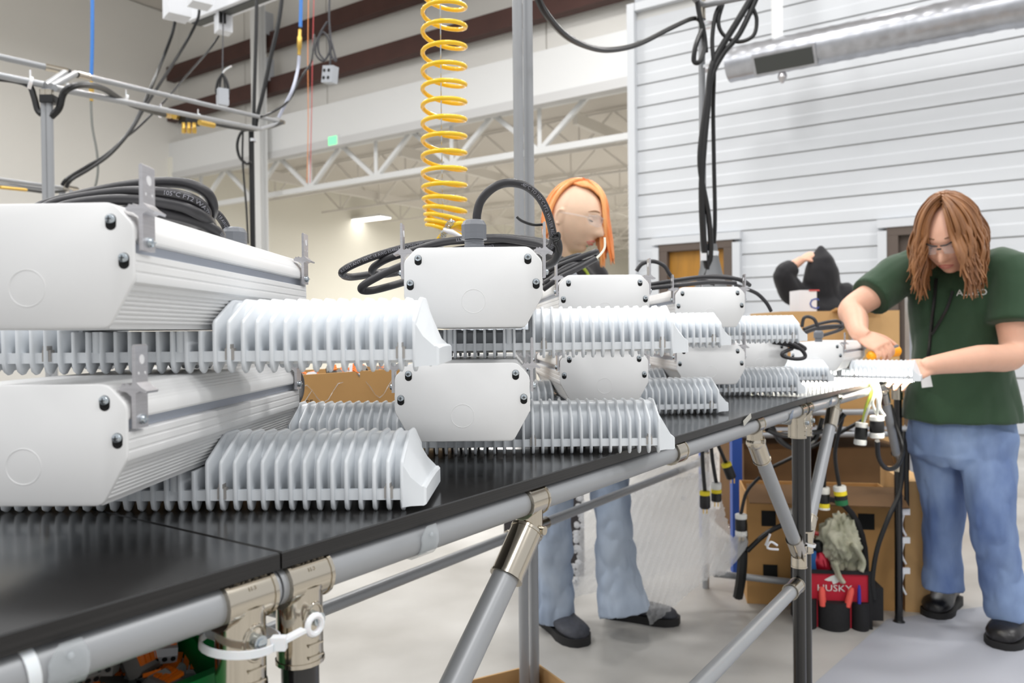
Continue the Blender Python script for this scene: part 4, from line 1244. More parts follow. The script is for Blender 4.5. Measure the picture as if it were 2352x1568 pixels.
# torso core and legs below the clothes
hipc = (gl + gr) / 2
wb.loft([ring(hipc + (nk - hipc) * t, rt, fw, rx, ry) for t, rx, ry in ((-.12, .10, .09), (0, .155, .11), (.3, .13, .10), (.6, .15, .105), (.85, .16, .09), (1.0, .07, .07))])
aL = at(2316, 1395, 2.76); aR = at(2164, 1338, 2.93)
kL = at(2278, 1195, 2.73); kR = at(2166, 1185, 2.93)
limb(wb, [gl, kL, aL], [.075, .048, .034]); limb(wb, [gr, kR, aR], [.075, .048, .034])
HD0 = V((.42, -.80, -.42)).normalized()
shR = at(2092, 622, 2.82); shL = at(2318, 622, 2.66)
elR = at(1958, 708, 2.74); wrR = at(1974, 764, 2.57)
elL = at(2328, 812, 2.58); wrL = at(2146, 838, 2.36)
limb(wb, [shR, shR.lerp(elR, .5), elR, elR.lerp(wrR, .45), wrR, wrR + HD0 * .035], [.056, .050, .044, .041, .029, .022])
limb(wb, [shL, shL.lerp(elL, .5), elL, elL.lerp(wrL, .45), wrL, wrL + V((-.040, -.01, -.010))], [.058, .052, .046, .043, .029, .022])
HD = V((.42, -.80, -.42)).normalized(); HN = V((.25, .40, -.88)); HN = (HN - HD * HN.dot(HD)).normalized()
hand(wb, wrR + V((.004, -.008, -.008)), HD, HN, (.85, .85, .88, .9), .7, mirror=1, sc=.95)
hand(wb, wrL + V((-.010, -.004, 0)), V((-.8, -.1, -.22)), V((.2, .55, -.75)), (.35, .4, .45, .5), .5, mirror=-1, sc=.95)
woman = clean(wb, 'person', SKIN, .0038, 3, origin=tuple(base), label='woman with brown hair in a dark green shirt bending over the far bench', cat='person')
H1.face(woman, LIP, BROWM, SKIN)
glasses(H1, woman, BLK, LENSG)
# shirt
sb = MB()
hem = hipc + UP * .034 + V((-.01, -.02, 0))
chest = hipc.lerp(nk, .62)
rs = [ring(hem, rt, fw, .198, .160, 26), ring(hipc.lerp(nk, .16), rt, fw, .190, .155, 26), ring(hipc.lerp(nk, .32), rt, fw, .170, .140, 26), ring(hipc.lerp(nk, .52), rt, fw, .155, .140, 26), ring(hipc.lerp(nk, .72), rt, fw, .165, .135, 26), ring(hipc.lerp(nk, .86), rt, fw, .165, .108, 26), ring(hipc.lerp(nk, .95), rt, fw, .125, .085, 26), ring(nk - UP * .005, rt, fw, .072, .066, 26)]
sb.loft(rs)
slR = shR.lerp(elR, .72); slL = shL.lerp(elL, .66)
ctr = hipc.lerp(nk, .84)
limb(sb, [ctr.lerp(shR, .35), shR + UP * .0, slR], [.085, .080, .076], 18)
limb(sb, [ctr.lerp(shL, .35), shL + UP * .0, slL], [.088, .084, .082], 18)
shirt = clean(sb, 'shirt', GREENT, .0075, 4, (.007, 7, (1, 1, .7)), parent=woman)
# small chest print
vs, fs = text_verts('albeo', .030)
pc = at(2226, 668, 2.50); b = MB()
def on_shirt(px, py):
    return at(px, py, 2.6)
dgr = (rt * -1); 
ori = shirt.location
from mathutils.bvhtree import BVHTree
def bvh_of(o, off):
    me = o.data; return BVHTree.FromPolygons([v.co + off for v in me.vertices], [tuple(p.vertices) for p in me.polygons])
SB = bvh_of(shirt, base)
def project_text(par, bvh, px, py, txt, size, m, name, nudge=.0018):
    """lettering laid on a surface where the sight line through (px, py) meets it"""
    o0 = V((0, 0, CAMZ)); d0 = ray(px, py).normalized(); hit = bvh.ray_cast(o0, d0)
    if hit[0] is None: return
    n = hit[1]; n = n if n.dot(d0) < 0 else -n
    u = n.cross(UP) * -1; u.normalize(); w = n.cross(u) * 1.0
    if w.z < 0: w = -w
    if u.x < 0: u = -u
    vs, fs = text_verts(txt, size); out = []
    for v in vs:
        q = hit[0] + u * v.x + w * v.y + n * .05; h2 = bvh.ray_cast(q, -n)
        out.append((h2[0] if h2[0] else hit[0] + u * v.x + w * v.y) + n * nudge)
    MB().add(out, fs).build(name, m, par, smooth=False)
PRINTW = mat('white_print', (226, 230, 226), .7)
project_text(woman, SB, 2232, 672, 'ALBEO', .030, PRINTW, 'shirt_print')
project_text(woman, SB, 2250, 649, 'GE', .020, PRINTW, 'shirt_print')
# lanyard and badge
b = MB(); la = [at(2150, 625, 2.60), at(2142, 700, 2.52), at(2138, 780, 2.47), at(2131, 820, 2.44)]
def onbody(px, py):
    d0 = ray(px, py).normalized(); h = SB.ray_cast(V((0, 0, CAMZ)), d0)
    return (h[0] - d0 * .006) if h[0] else at(px, py, 2.5)
P1 = [onbody(x, y) for x, y in ((2150, 640), (2147, 680), (2142, 720), (2138, 760), (2134, 800), (2130, 830), (2128, 856))]
P2 = [onbody(x, y) for x, y in ((2188, 668), (2178, 700), (2166, 725), (2150, 752), (2140, 768))]
b.tube(spline(P1, 4), .0055, 6); b.tube(spline(P2, 4), .0050, 6)
lan = b.build('lanyard', BLK, woman)
q = onbody(2127, 868) - V((0, .012, 0)); MB().box(q, (.048, .003, .062), Matrix.Rotation(-.1, 3, 'Y')).build('badge', mat('white_card', (236, 236, 238), .4), lan)
# jeans
jb = MB(); jb.loft([ring(hipc + UP * .05, rt, fw, .170, .135, 22), ring(hipc - UP * .03, rt, fw, .182, .145, 22), ring(hipc - UP * .09, rt, fw, .175, .14, 22), ring(hipc - UP * .13, rt, fw, .12, .11, 22)])
eL = aL - UP * .02; eR = aR - UP * .02
limb(jb, [gl - UP * .02 - rt * .0, gl.lerp(kL, .5), kL, kL.lerp(eL, .5), eL], [.104, .088, .075, .070, .078], 18)
limb(jb, [gr - UP * .02, gr.lerp(kR, .5), kR, kR.lerp(eR, .5), eR], [.102, .084, .072, .066, .074], 18)
clean(jb, 'jeans', DENIM, .0065, 2, (.0095, 11, (1, 1, .6)), parent=woman)
boot(woman, 'boot', BOOT, atz(2345, 1440, 0), V((-.70, -.70, 0)), .29, .056, .13)
boot(woman, 'boot', BOOT, atz(2186, 1380, 0), V((-.66, -.72, 0)), .27, .052, .12)
# hair: wavy, shoulder length, parted
hb = MB(); rng = random.Random(3)
for k in range(130):                                           # full underlayer
    az = math.radians(54 + 252 * k / 129) + rng.uniform(-.05, .05)
    lock(hb, H1, az, rng.uniform(1.04, 1.12), math.radians(rng.uniform(70, 86)), math.radians(rng.uniform(-8, 10)), rng.uniform(.10, .145), rng.uniform(.016, .021), wave=.007, rng=rng)
for k in range(380):
    az = math.radians(50 + 260 * k / 379) + rng.uniform(-.06, .06)
    lock(hb, H1, az, rng.uniform(1.05, 1.22), math.radians(rng.uniform(72, 87)), math.radians(rng.uniform(-8, 14)), rng.uniform(.135, .18), rng.uniform(.007, .0115), wave=.009, rng=rng)
for k in range(150):
    az = math.radians(rng.uniform(38, 322))
    lock(hb, H1, az, rng.uniform(1.14, 1.30), math.radians(rng.uniform(78, 89)), math.radians(rng.uniform(6, 30)), rng.uniform(.15, .20), rng.uniform(.006, .0095), wave=.011, rng=rng)
for sx in (-1, 1):
    for k in range(46):
        az = sx * math.radians(rng.uniform(26, 62))
        lock(hb, H1, az, rng.uniform(1.05, 1.14), math.radians(rng.uniform(62, 82)), math.radians(rng.uniform(14, 36)), rng.uniform(.11, .17), rng.uniform(.005, .009), drift=tuple(H1.M @ V((sx * .45, -.1, 0))), wave=.009, rng=rng)
hb.build('hair', HAIRB, woman, kind=None)

# ---- orange haired woman behind the bench
fo = V((.80, -.58, 0)).normalized(); ro = V((fo.y, -fo.x, 0))
f1 = atz(1290, 1458, 0); f2 = atz(1420, 1424, 0)
ob_ = V((1 * (f1.x + f2.x) / 2, (f1.y + f2.y) / 2 + .05, 0))
HY2 = 2.62
hc2 = at(1322, 503, HY2)
H2 = Head(hc2, V((.78, -.52, -.30)), UP, 1.02)
ow = MB(); H2.shell(ow)
nk2 = at(1290, 605, HY2 + .06)
limb(ow, [nk2 - UP * .08, nk2, hc2 + H2.M @ V((0, -.025, -.045))], [.075, .058, .056])
hip2 = V((ob_.x - .02, ob_.y + .03, .93))
ow.loft([ring(hip2.lerp(nk2, t), ro, fo, rx, ry) for t, rx, ry in ((-.12, .10, .09), (0, .16, .12), (.35, .14, .11), (.65, .16, .12), (.88, .16, .10), (1, .07, .07))])
ank1 = f1 + V((-.02, .06, .09)); ank2 = at(1416, 1362, 2.84)
kn1 = at(1270, 1190, 2.80); kn2 = at(1409, 1190, 2.82)
h1 = hip2 + ro * .09; h2 = hip2 - ro * .09
if (h1 - kn1).length > (h2 - kn1).length: h1, h2 = h2, h1
limb(ow, [h1, h1.lerp(kn1, .5), kn1, kn1.lerp(ank1, .55), ank1], [.08, .06, .045, .04, .034]); limb(ow, [h2, h2.lerp(kn2, .5), kn2, kn2.lerp(ank2, .55), ank2], [.08, .06, .045, .04, .034])
sh1 = nk2 + ro * .17 - UP * .05; sh2 = nk2 - ro * .17 - UP * .05
e1 = sh1 - UP * .25 + fo * .06; e2 = sh2 - UP * .25 + fo * .06
w1 = e1 + fo * .17 - UP * .06; w2 = e2 + fo * .17 - UP * .06
for s_, e_, w_, mi in ((sh1, e1, w1, -1), (sh2, e2, w2, 1)):
    limb(ow, [s_, s_.lerp(e_, .5), e_, e_.lerp(w_, .5), w_], [.055, .049, .043, .04, .028])
    hand(ow, w_ + (w_ - e_).normalized() * .01, fo * .9 - UP * .2, V((0, 0, -1)), mirror=mi, sc=.92)
orange = clean(ow, 'person', SKIN2, .0038, 2, origin=tuple(ob_), label='woman with orange half shaved hair in black shirt standing behind the bench', cat='person')
H2.face(orange, mat('rose_lips', (222, 140, 130), .4), mat('fair_brow', (150, 112, 84), .7), SKIN2)
glasses(H2, orange, LENSG, LENSG)
MB().ell(H2.w((.006, H2.surf(.006, -.074) + .002, -.074)), (.0026,) * 3, None, 8, 6).build('lip_stud', mat('green_stud', (60, 190, 150), .3), orange)
sb = MB()
sb.loft([ring(hip2 + UP * .02, ro, fo, .185, .145, 24), ring(hip2.lerp(nk2, .3), ro, fo, .168, .135, 24), ring(hip2.lerp(nk2, .6), ro, fo, .178, .142, 24), ring(hip2.lerp(nk2, .84), ro, fo, .180, .115, 24), ring(hip2.lerp(nk2, .95), ro, fo, .125, .09, 24), ring(nk2 + UP * .0, ro, fo, .078, .074, 24)])
for s_, e_ in ((sh1, e1), (sh2, e2)): limb(sb, [hip2.lerp(nk2, .84).lerp(s_, .4), s_, s_.lerp(e_, .7)], [.085, .080, .074], 18)
shirt2 = clean(sb, 'shirt', BLACKT, .009, 4, (.006, 7, (1, 1, .7)), parent=orange)
b = MB(); b.tube([nk2 + UP * .004 + (ro * math.cos(a) * .080 + fo * math.sin(a) * .076) for a in [2 * PI * k / 24 for k in range(24)]], .006, 8, closed=True); b.build('collar_trim', LIME, orange)
SB2 = bvh_of(shirt2, ob_)
def onb2(px, py):
    d0 = ray(px, py).normalized(); h = SB2.ray_cast(V((0, 0, CAMZ)), d0)
    return (h[0] - d0 * .004) if h[0] else at(px, py, HY2)
b = MB(); b.tube(spline([onb2(x, y) for x, y in ((1325, 605), (1335, 612), (1345, 622), (1352, 634))], 4), .006, 6); b.build('lime_strap', LIME, orange)
jb = MB(); jb.loft([ring(hip2 + UP * .06, ro, fo, .165, .135, 22), ring(hip2 - UP * .04, ro, fo, .178, .145, 22), ring(hip2 - UP * .12, ro, fo, .13, .12, 22)])
limb(jb, [h1 - UP * .02, h1.lerp(kn1, .5), kn1, kn1.lerp(ank1, .55), ank1 - UP * .045], [.110, .088, .068, .066, .080], 18)
limb(jb, [h2 - UP * .02, h2.lerp(kn2, .5), kn2, kn2.lerp(ank2, .55), ank2 + V((.025, -.02, -.055))], [.110, .085, .068, .072, .100], 18)
clean(jb, 'jeans', DENIML, .0065, 2, (.011, 12, (1, 1, .7)), parent=orange)
boot(orange, 'shoe', SHOE, atz(1258, 1425, 0), V((.40, -.92, 0)), .27, .055, .10)
boot(orange, 'shoe', SHOE, atz(1395, 1412, 0), V((.93, -.38, 0)), .27, .05, .09)
hb = MB(); rng = random.Random(5)
# her right side (towards the viewer) is shaved: hair only from crown over the back and the far side
for k in range(150):
    az = math.radians(120 + 235 * k / 149) + rng.uniform(-.04, .04)
    front = az > math.radians(300)
    lock(hb, H2, az, rng.uniform(1.05, 1.13), math.radians(rng.uniform(72, 84)), math.radians(rng.uniform(-5, 10)), rng.uniform(.055, .085) if not front else rng.uniform(.10, .13), rng.uniform(.009, .013), wave=.002, rng=rng)
for k in range(40):                                            # top edge sweeping across to the fringe
    u = rng.random(); az0 = math.radians(100 - 60 * u)
    a_ = H2.w(V((.073 * math.cos(1.02) * math.sin(az0), .096 * math.cos(1.02) * math.cos(az0), .116 * math.sin(1.02))) * 1.06)
    lock(hb, H2, math.radians(rng.uniform(-28, 2)), rng.uniform(1.05, 1.12), math.radians(rng.uniform(60, 88)), math.radians(rng.uniform(12, 26)), rng.uniform(.13, .165), rng.uniform(.008, .011), wave=.001, drift=tuple(H2.M @ V((-.25, .15, 0))), rng=rng)
for k in range(60):                                            # rim above the shaved side, crown to fringe
    e = rng.uniform(61, 80); pts = []
    for q in range(9):
        az = math.radians(172 - 200 * q / 8); el = math.radians(e + 4 * math.sin(PI * q / 8) - 26 * sm(q, 5.2, 8))
        cy = math.cos(az)
        pts.append(H2.w(V((.073 * math.cos(el) * math.sin(az), .096 * math.cos(el) * cy * (1.0 if cy > 0 else 1.08), .116 * math.sin(el))) * rng.uniform(1.03, 1.06)))
    hb.tube(spline(pts, 2), [.002 + .0065 * math.sin(PI * i / 16) for i in range(17)], 6, flat=.6)
hb.build('hair', HAIRO, orange)

# ---- person in a black hoodie by the siding wall, seen from behind
HDY = 5.6
hp0 = at(1882, 720, HDY); hbse = V((hp0.x, hp0.y, 0))
hw = MB(); fh = V((.25, .97, 0)).normalized(); rh = V((fh.y, -fh.x, 0))
Hh = Head(at(1886, 628, HDY), V((.25, .95, -.15)), UP, 1.0); Hh.shell(hw)
nkh = at(1890, 672, HDY); hph = V((nkh.x - .02, nkh.y, .92))
limb(hw, [nkh - UP * .1, nkh, Hh.c], [.08, .06, .06])
hw.loft([ring(hph.lerp(nkh, t), rh, fh, rx, ry) for t, rx, ry in ((-.12, .1, .09), (0, .16, .12), (.5, .15, .12), (.86, .17, .1), (1, .07, .07))])
for sx in (-1, 1): limb(hw, [hph + rh * sx * .09, hph + rh * sx * .1 - UP * .43, hph + rh * sx * .1 - UP * .84], [.09, .06, .045])
she = at(1822, 672, HDY); elh = at(1800, 632, HDY - .05); wrh = at(1842, 596, HDY - .02)
shr = at(1950, 682, HDY); elr = at(1958, 760, HDY + .03); wrr = at(1935, 810, HDY + .12)
limb(hw, [she, elh, wrh], [.06, .045, .03], 12); limb(hw, [shr, elr, wrr], [.06, .045, .03])
hand(hw, wrh, (at(1882, 574, HDY) - wrh), V((.3, .5, -.7)), (.25, .3, .35, .4), .4, mirror=-1)
hand(hw, wrr, V((-.1, .5, -.8)), V((-1, 0, 0)), mirror=-1)
hooded = clean(hw, 'person', SKIN, .0075, 3, origin=tuple(hbse), label='person in a black hoodie seen from behind, one hand on the hood', cat='person')
kb = MB()
kb.loft([ring(hph - UP * .02, rh, fh, .21, .165, 24), ring(hph.lerp(nkh, .4), rh, fh, .20, .165, 24), ring(hph.lerp(nkh, .75), rh, fh, .215, .15, 24), ring(hph.lerp(nkh, .93), rh, fh, .15, .11, 24), ring(nkh + UP * .02, rh, fh, .095, .095, 24)])
kb.loft([ring(nkh - UP * .03, rh, fh, .12, .12, 20), ring(Hh.c - UP * .06, rh, fh, .125, .135, 20), ring(Hh.c + UP * .03, rh, fh, .115, .13, 20), ring(Hh.c + UP * .10 - fh * .01, rh, fh, .085, .10, 20), ring(Hh.c + UP * .155 - fh * .01, rh, fh, .045, .05, 20), ring(Hh.c + UP * .20 - fh * .0, rh, fh, .012, .012, 20)])
limb(kb, [hph.lerp(nkh, .82).lerp(she, .4), she, elh, elh.lerp(wrh, .55)], [.10, .09, .078, .058], 16)
limb(kb, [hph.lerp(nkh, .82).lerp(shr, .4), shr, elr, wrr], [.10, .09, .075, .055], 16)
clean(kb, 'hoodie', BLACKT, .011, 4, (.010, 6, (1, 1, .8)), parent=hooded)
jb = MB(); jb.loft([ring(hph + UP * .02, rh, fh, .17, .14, 20), ring(hph - UP * .1, rh, fh, .17, .14, 20)])
for sx in (-1, 1): limb(jb, [hph + rh * sx * .09, hph + rh * sx * .1 - UP * .43, hph + rh * sx * .1 - UP * .86], [.105, .08, .08])
clean(jb, 'trousers', BLACKT, .012, 3, parent=hooded)
for sx in (-1, 1): boot(hooded, 'shoe', BOOT, hbse + rh * sx * .1 - fh * .06, fh, .28, .05, .10)
# ---------------------------------------------------------------- things on and under the benches
Mt = Matrix((BT, BN, UP)).transposed()
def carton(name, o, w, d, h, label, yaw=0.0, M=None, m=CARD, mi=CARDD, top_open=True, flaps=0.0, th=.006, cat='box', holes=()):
    """open cardboard carton; o = front left bottom corner"""
    M = M or Matrix.Rotation(yaw, 3, 'Z'); t = thing(name, o, label, cat); o = V(o)
    P = lambda x, y, z: o + M @ V((x, y, z))
    def panel(n, c, s, mm=m): MB().box(P(*c), s, M).build(n, mm, t)
    panel('front_panel', (w / 2, th / 2, h / 2), (w, th, h)); panel('back_panel', (w / 2, d - th / 2, h / 2), (w, th, h))
    panel('side_panel', (th / 2, d / 2, h / 2), (th, d - 2 * th, h)); panel('side_panel', (w - th / 2, d / 2, h / 2), (th, d - 2 * th, h))
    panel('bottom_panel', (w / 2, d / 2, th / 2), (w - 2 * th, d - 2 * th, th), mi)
    if not top_open: panel('top_flap', (w / 2, d / 4, h + th / 2), (w, d / 2 - .002, th)); panel('top_flap', (w / 2, d * .75, h + th / 2), (w, d / 2 - .002, th))
    for (x, z, hw, hh) in holes: MB().box(P(x, -.0005, z), (hw, .004, hh), M).build('hand_hole', HOLE, t)
    return t, P, M
# connector: rounded grey body, dark wire ports, orange levers
def connector_mesh(n, body):
    b = MB(); w = .0058 * n
    pr = [(-.010, 0), (.008, 0), (.011, .004), (.010, .009), (.004, .0115), (-.008, .0115), (-.011, .007)]
    b.prism(pr, lambda y, z, x: V((x, y, z)), -w / 2, w / 2)
    b.cur = 1
    for k in range(n):
        x = -w / 2 + w * (k + .5) / n
        b.tube([V((x, -.0102, .0045)), V((x, -.0116, .0045))], .0019, 8)
    b.cur = 2
    for k in range(n):
        x = -w / 2 + w * (k + .5) / n
        b.box((x, .002, .0125), (.0042, .013, .0028), Matrix.Rotation(.16, 3, 'X'))
    return b.mesh('wire_connector', [body, HOLE, ORANGE], angle=30)
CMESH = [connector_mesh(3, CONG), connector_mesh(5, CONG), connector_mesh(4, CONL), connector_mesh(5, CONL)]
# green stacking bin under the near bench
br = aton(529, 1532, fp(0, .035, 0), BN); sR = (br - F0).dot(BT); lz = br.z
BW = .24; BD2 = .26
binT = thing('storage_bin', fp(sR - BW / 2, .16, lz - .06), 'green plastic stacking bin full of connectors under the near bench', 'bin')
zb = lz - .055; zt = TZ - .050
def bp(s, i, z): return fp(sR + s, .035 + i, z)
b = MB()
for s in (0, -BW):
    sd = [bp(s, 0, zb), bp(s, 0, lz), bp(s, .02, lz + .006), bp(s, .075, zt), bp(s, BD2, zt), bp(s, BD2, zb)]
    t2 = BT * .0035
    b.loft([[p - t2 * (1 if s == 0 else 0) for p in sd], [p + t2 * (0 if s == 0 else 1) for p in sd]])
    b.bar(bp(s, .02, lz + .006), bp(s, 0, zb), .006, .008); b.bar(bp(s, .02, lz + .006), bp(s, .075, zt), .007, .007); b.bar(bp(s, .07, zt), bp(s, BD2, zt), .008, .006)
b.build('side_walls', GREENB, binT)
MB().box((bp(-BW / 2, 0, (zb + lz) / 2)), (BW, .004, lz - zb), Mt).build('front_lip', GREENB, binT)
MB().box((bp(-BW / 2, 0, lz)), (BW, .009, .006), Mt).build('lip_rim', GREENB, binT)
MB().box((bp(-BW / 2, BD2, (zb + zt) / 2)), (BW, .004, zt - zb), Mt).build('back_wall', GREENB, binT)
MB().box((bp(-BW / 2, BD2 / 2, zb)), (BW, BD2, .004), Mt).build('floor_panel', GREENB, binT)
rng = random.Random(11)
cl = [('grey lever connector with dark wire ports in the pile in the green bin', 'grey connectors in the green bin'), ('pale lever connector with orange levers in the pile in the green bin', 'pale connectors in the green bin')]
def put_connector(me, loc, rot, lab):
    o = bpy.data.objects.new('wire_connector', me); o.location = loc; o.rotation_euler = rot; COL.objects.link(o)
    return tag(o, lab[0], 'connector', lab[1])
for layer in range(2, 4):
    for k in range(20):
        s = -rng.uniform(.022, BW - .02); i = rng.uniform(.016, .20)
        z = zb + .006 + layer * .0125 + i * .13 * (layer / 3)
        ki = rng.randrange(4)
        put_connector(CMESH[ki], bp(s, i, z), (rng.uniform(-.5, .5), rng.uniform(-.5, .5), rng.uniform(0, 6.3)), cl[ki > 1])
for px, py, ki, rx, rz in ((375, 1555, 3, .5, -.35), (215, 1545, 1, -.2, .2), (315, 1518, 1, 1.1, 1.4), (365, 1505, 2, .3, .5), (300, 1480, 0, .5, .9), (260, 1500, 3, .2, 2.2), (180, 1558, 0, .3, 1.0), (420, 1545, 2, .6, .2)):
    q = aton(px, py, bp(0, .055, 0), BN); put_connector(CMESH[ki], q, (rx, .1, rz), cl[ki > 1])
# cardboard tray with connectors at the back of the benches
ta = at(640, 868, 1.36); sA = (ta - F0).dot(BT); iA = (ta - F0).dot(BN)
tr, P, M = carton('connector_tray', fp(sA - .36, iA, TZ), 1.02, .15, .082, 'long cardboard tray of connectors at the back of the bench behind the stacks', M=Mt, m=CARD, cat='tray')
vs, fs = text_verts('GE', .018)
q0 = aton(708, 927, fp(0, iA - .001, 0), BN)
MB().add([q0 + BT * v.x + UP * v.y - BN * .0008 for v in vs], fs).build('box_print', mat('grey_ink', (70, 62, 54), .8), tr, smooth=False)
MB().tube([aton(682, 929, fp(0, iA - .001, 0), BN) + (BT * math.cos(a) + UP * math.sin(a)) * .008 - BN * .0004 for a in [2 * PI * k / 20 for k in range(20)]], .0009, 6, closed=True).build('box_print', MATS['grey_ink'], tr)
for k in range(3):
    b = MB(); c = aton((665, 740, 880)[k], (905, 890, 880)[k], fp(0, iA - .001, 0), BN)
    pts = [c + BT * (-.05 + .1 * j / 8) + UP * (.018 * math.sin(j * .9 + k) - .01) - BN * .002 for j in range(9)]
    b.tube(pts, [.0004 + .0005 * (j % 2) for j in range(9)], 5); b.build('film_crease', CLEARP, tr)
tl = [('grey lever connector heaped in the cardboard tray', 'grey connectors in the tray'), ('pale lever connector heaped in the cardboard tray', 'pale connectors in the tray')]
for k in range(46):
    s = rng.uniform(.20, .95); i = rng.uniform(.014, .13); ki = rng.randrange(4)
    put_connector(CMESH[ki], P(s, i, .058 + rng.uniform(0, .020)), (rng.uniform(-.7, .7), rng.uniform(-.7, .7), rng.uniform(0, 6.3)), tl[ki > 1])
MB().box(P(.51, .075, .03), (1.0, .13, .055), Mt).build('hidden_fill', CONG, tr)  # added filler block, unseen, bulks out the tray below the loose connectors
unit_cable('1l', [[(648, 840, 1.10), (656, 862, 1.10), (652, 890, 1.09), (640, 915, 1.05)], [(680, 850, 1.10), (690, 872, 1.10), (690, 900, 1.09), (680, 922, 1.07), (660, 938, 1.05)]], .0052)
# open carton just under the frame's bottom edge
bo = at(1196, 1557, 1.95); carton('open_carton', (bo.x - .08, bo.y, 0), .26, .20, bo.z - .09, 'open cardboard carton on the floor below the middle of the bench', yaw=.5, m=CARDL)
# bubble wrap leaning behind the bench
bw = thing('bubble_wrap', atz(1490, 1436, 0), 'large crumpled sheet of clear bubble wrap slumped on the floor under the bench', 'bubble wrap')
WRAP = mat('clear_bubble_film', (250, 251, 253), .10, spec=.7)
_n = WRAP.node_tree; _tr = _n.nodes.new('ShaderNodeBsdfTransparent'); _tl = _n.nodes.new('ShaderNodeBsdfTranslucent'); _m1 = _n.nodes.new('ShaderNodeMixShader'); _m2 = _n.nodes.new('ShaderNodeMixShader')
_tl.inputs[0].default_value = (1, 1, 1, 1); _m1.inputs[0].default_value = .45; _m2.inputs[0].default_value = .33
_n.links.new(_n.nodes['Principled BSDF'].outputs[0], _m1.inputs[1]); _n.links.new(_tl.outputs[0], _m1.inputs[2])
_n.links.new(_tr.outputs[0], _m2.inputs[1]); _n.links.new(_m1.outputs[0], _m2.inputs[2]); _n.links.new(_m2.outputs[0], _n.nodes['Material Output'].inputs[0])
def patch(corners, nu, nv, bulge, ridge, thick, seed):
    a, c, d, e = corners; F = []; B = []
    for j in range(nv + 1):
        v = j / nv
        for i in range(nu + 1):
            u = i / nu
            p = (a * (1 - u) + c * u) * (1 - v) + (e * (1 - u) + d * u) * v
            nz = V((0, -1, .15))
            w = bulge * math.sin(PI * u) * math.sin(PI * v) + ridge * math.sin((u * 1.0 + v * .9) * 75) + .02 * mnoise.noise(V((u * 3, v * 3, seed)))
            edge = min(u, v, 1 - u, 1 - v)
            if edge < .06: p = p + V((mnoise.noise(V((u * 30, v * 30, 1))), 0, mnoise.noise(V((u * 30, v * 30, 9))))) * .010
            F.append(p + nz * (w + thick / 2)); B.append(p + nz * (w * .3 - thick / 2))
    n1 = nu + 1; fs = []; o = len(F)
    for j in range(nv):
        for i in range(nu):
            q = j * n1 + i; fs.append((q, q + 1, q + n1 + 1, q + n1)); fs.append((o + q + n1, o + q + n1 + 1, o + q + 1, o + q))
    for j in range(nv):
        for i in (0, nu):
            q = j * n1 + i; fs.append((q, q + n1, o + q + n1, o + q))
    for i in range(nu):
        for j in (0, nv):
            q = j * n1 + i; fs.append((q, q + 1, o + q + 1, o + q))
    return F + B, fs
vs, fs = patch((at(1345, 1085, 3.05), at(1645, 1040, 3.12), at(1640, 1290, 3.12), at(1318, 1370, 2.98)), 60, 60, .05, .004, .03, 2)
MB().add(vs, fs).build('sheet', WRAP, bw)
vs, fs = patch((at(1420, 1130, 2.99), at(1640, 1080, 3.05), at(1690, 1275, 3.00), at(1492, 1434, 2.90)), 60, 60, .04, .004, .02, 5)
MB().add(vs, fs).build('sheet', WRAP, bw)
b = MB(); rngw = random.Random(4); rings = []
cen = at(1672, 1272, 2.98)
for j in range(14):
    t = j / 13; r = .07 * math.sin(PI * (.1 + .85 * t)) + .005
    rings.append([cen + V((-.05 + .12 * t, 0, -.03 + .06 * t)) + V((math.cos(a) * .5, math.sin(a) * .6, math.cos(a) * 1.0)) * (r * (1 + .35 * mnoise.noise(V((math.cos(a) * 2, math.sin(a) * 2, t * 5))))) for a in [2 * PI * k / 28 for k in range(28)]])
b.loft(rings); b.build('bunched_end', WRAP, bw)
b = MB()
for k in range(48):                                             # glinting bubbles along the edges
    e = rngw.random()
    q = at(1340 - 25 * e + rngw.uniform(-8, 8), 1100 + 260 * e, 2.98) if k < 45 else at(rngw.uniform(1560, 1640), rngw.uniform(1090, 1230), 2.96)
    b.ell(q, (.011, .008, .010), None, 8, 6)
b.build('bubbles', WRAP, bw, kind='stuff')
# dark bin behind the orange haired woman
bo = atz(1285, 1318, 0); carton('dark_crate', (bo.x - .25, bo.y, 0), .36, .3, .42, 'dark grey crate on the floor behind the woman with orange hair', yaw=-.1, m=mat('charcoal_plastic', (52, 48, 50), .6), mi=HOLE, cat='crate')
# cartons and rack behind the far bench
co = atz(1716, 1385, 0)
yw = math.radians(-11)
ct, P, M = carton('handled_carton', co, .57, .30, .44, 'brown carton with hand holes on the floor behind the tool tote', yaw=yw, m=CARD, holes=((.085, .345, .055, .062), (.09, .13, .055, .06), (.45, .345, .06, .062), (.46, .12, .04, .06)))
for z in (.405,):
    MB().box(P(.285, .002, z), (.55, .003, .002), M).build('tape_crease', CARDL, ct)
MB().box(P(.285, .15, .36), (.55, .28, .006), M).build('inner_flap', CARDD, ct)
MB().box(P(.285, -.06, .455), (.57, .14, .005), M @ Matrix.Rotation(.35, 3, 'X')).build('open_flap', CARDD, ct)
sc = atz(2035, 1400, 0)
carton('tall_carton', (P(.59, -.0, 0).x, P(.59, -.0, 0).y, 0), .09, .35, .50, 'narrow brown carton standing right of the handled carton', yaw=yw, m=CARDL, top_open=False)
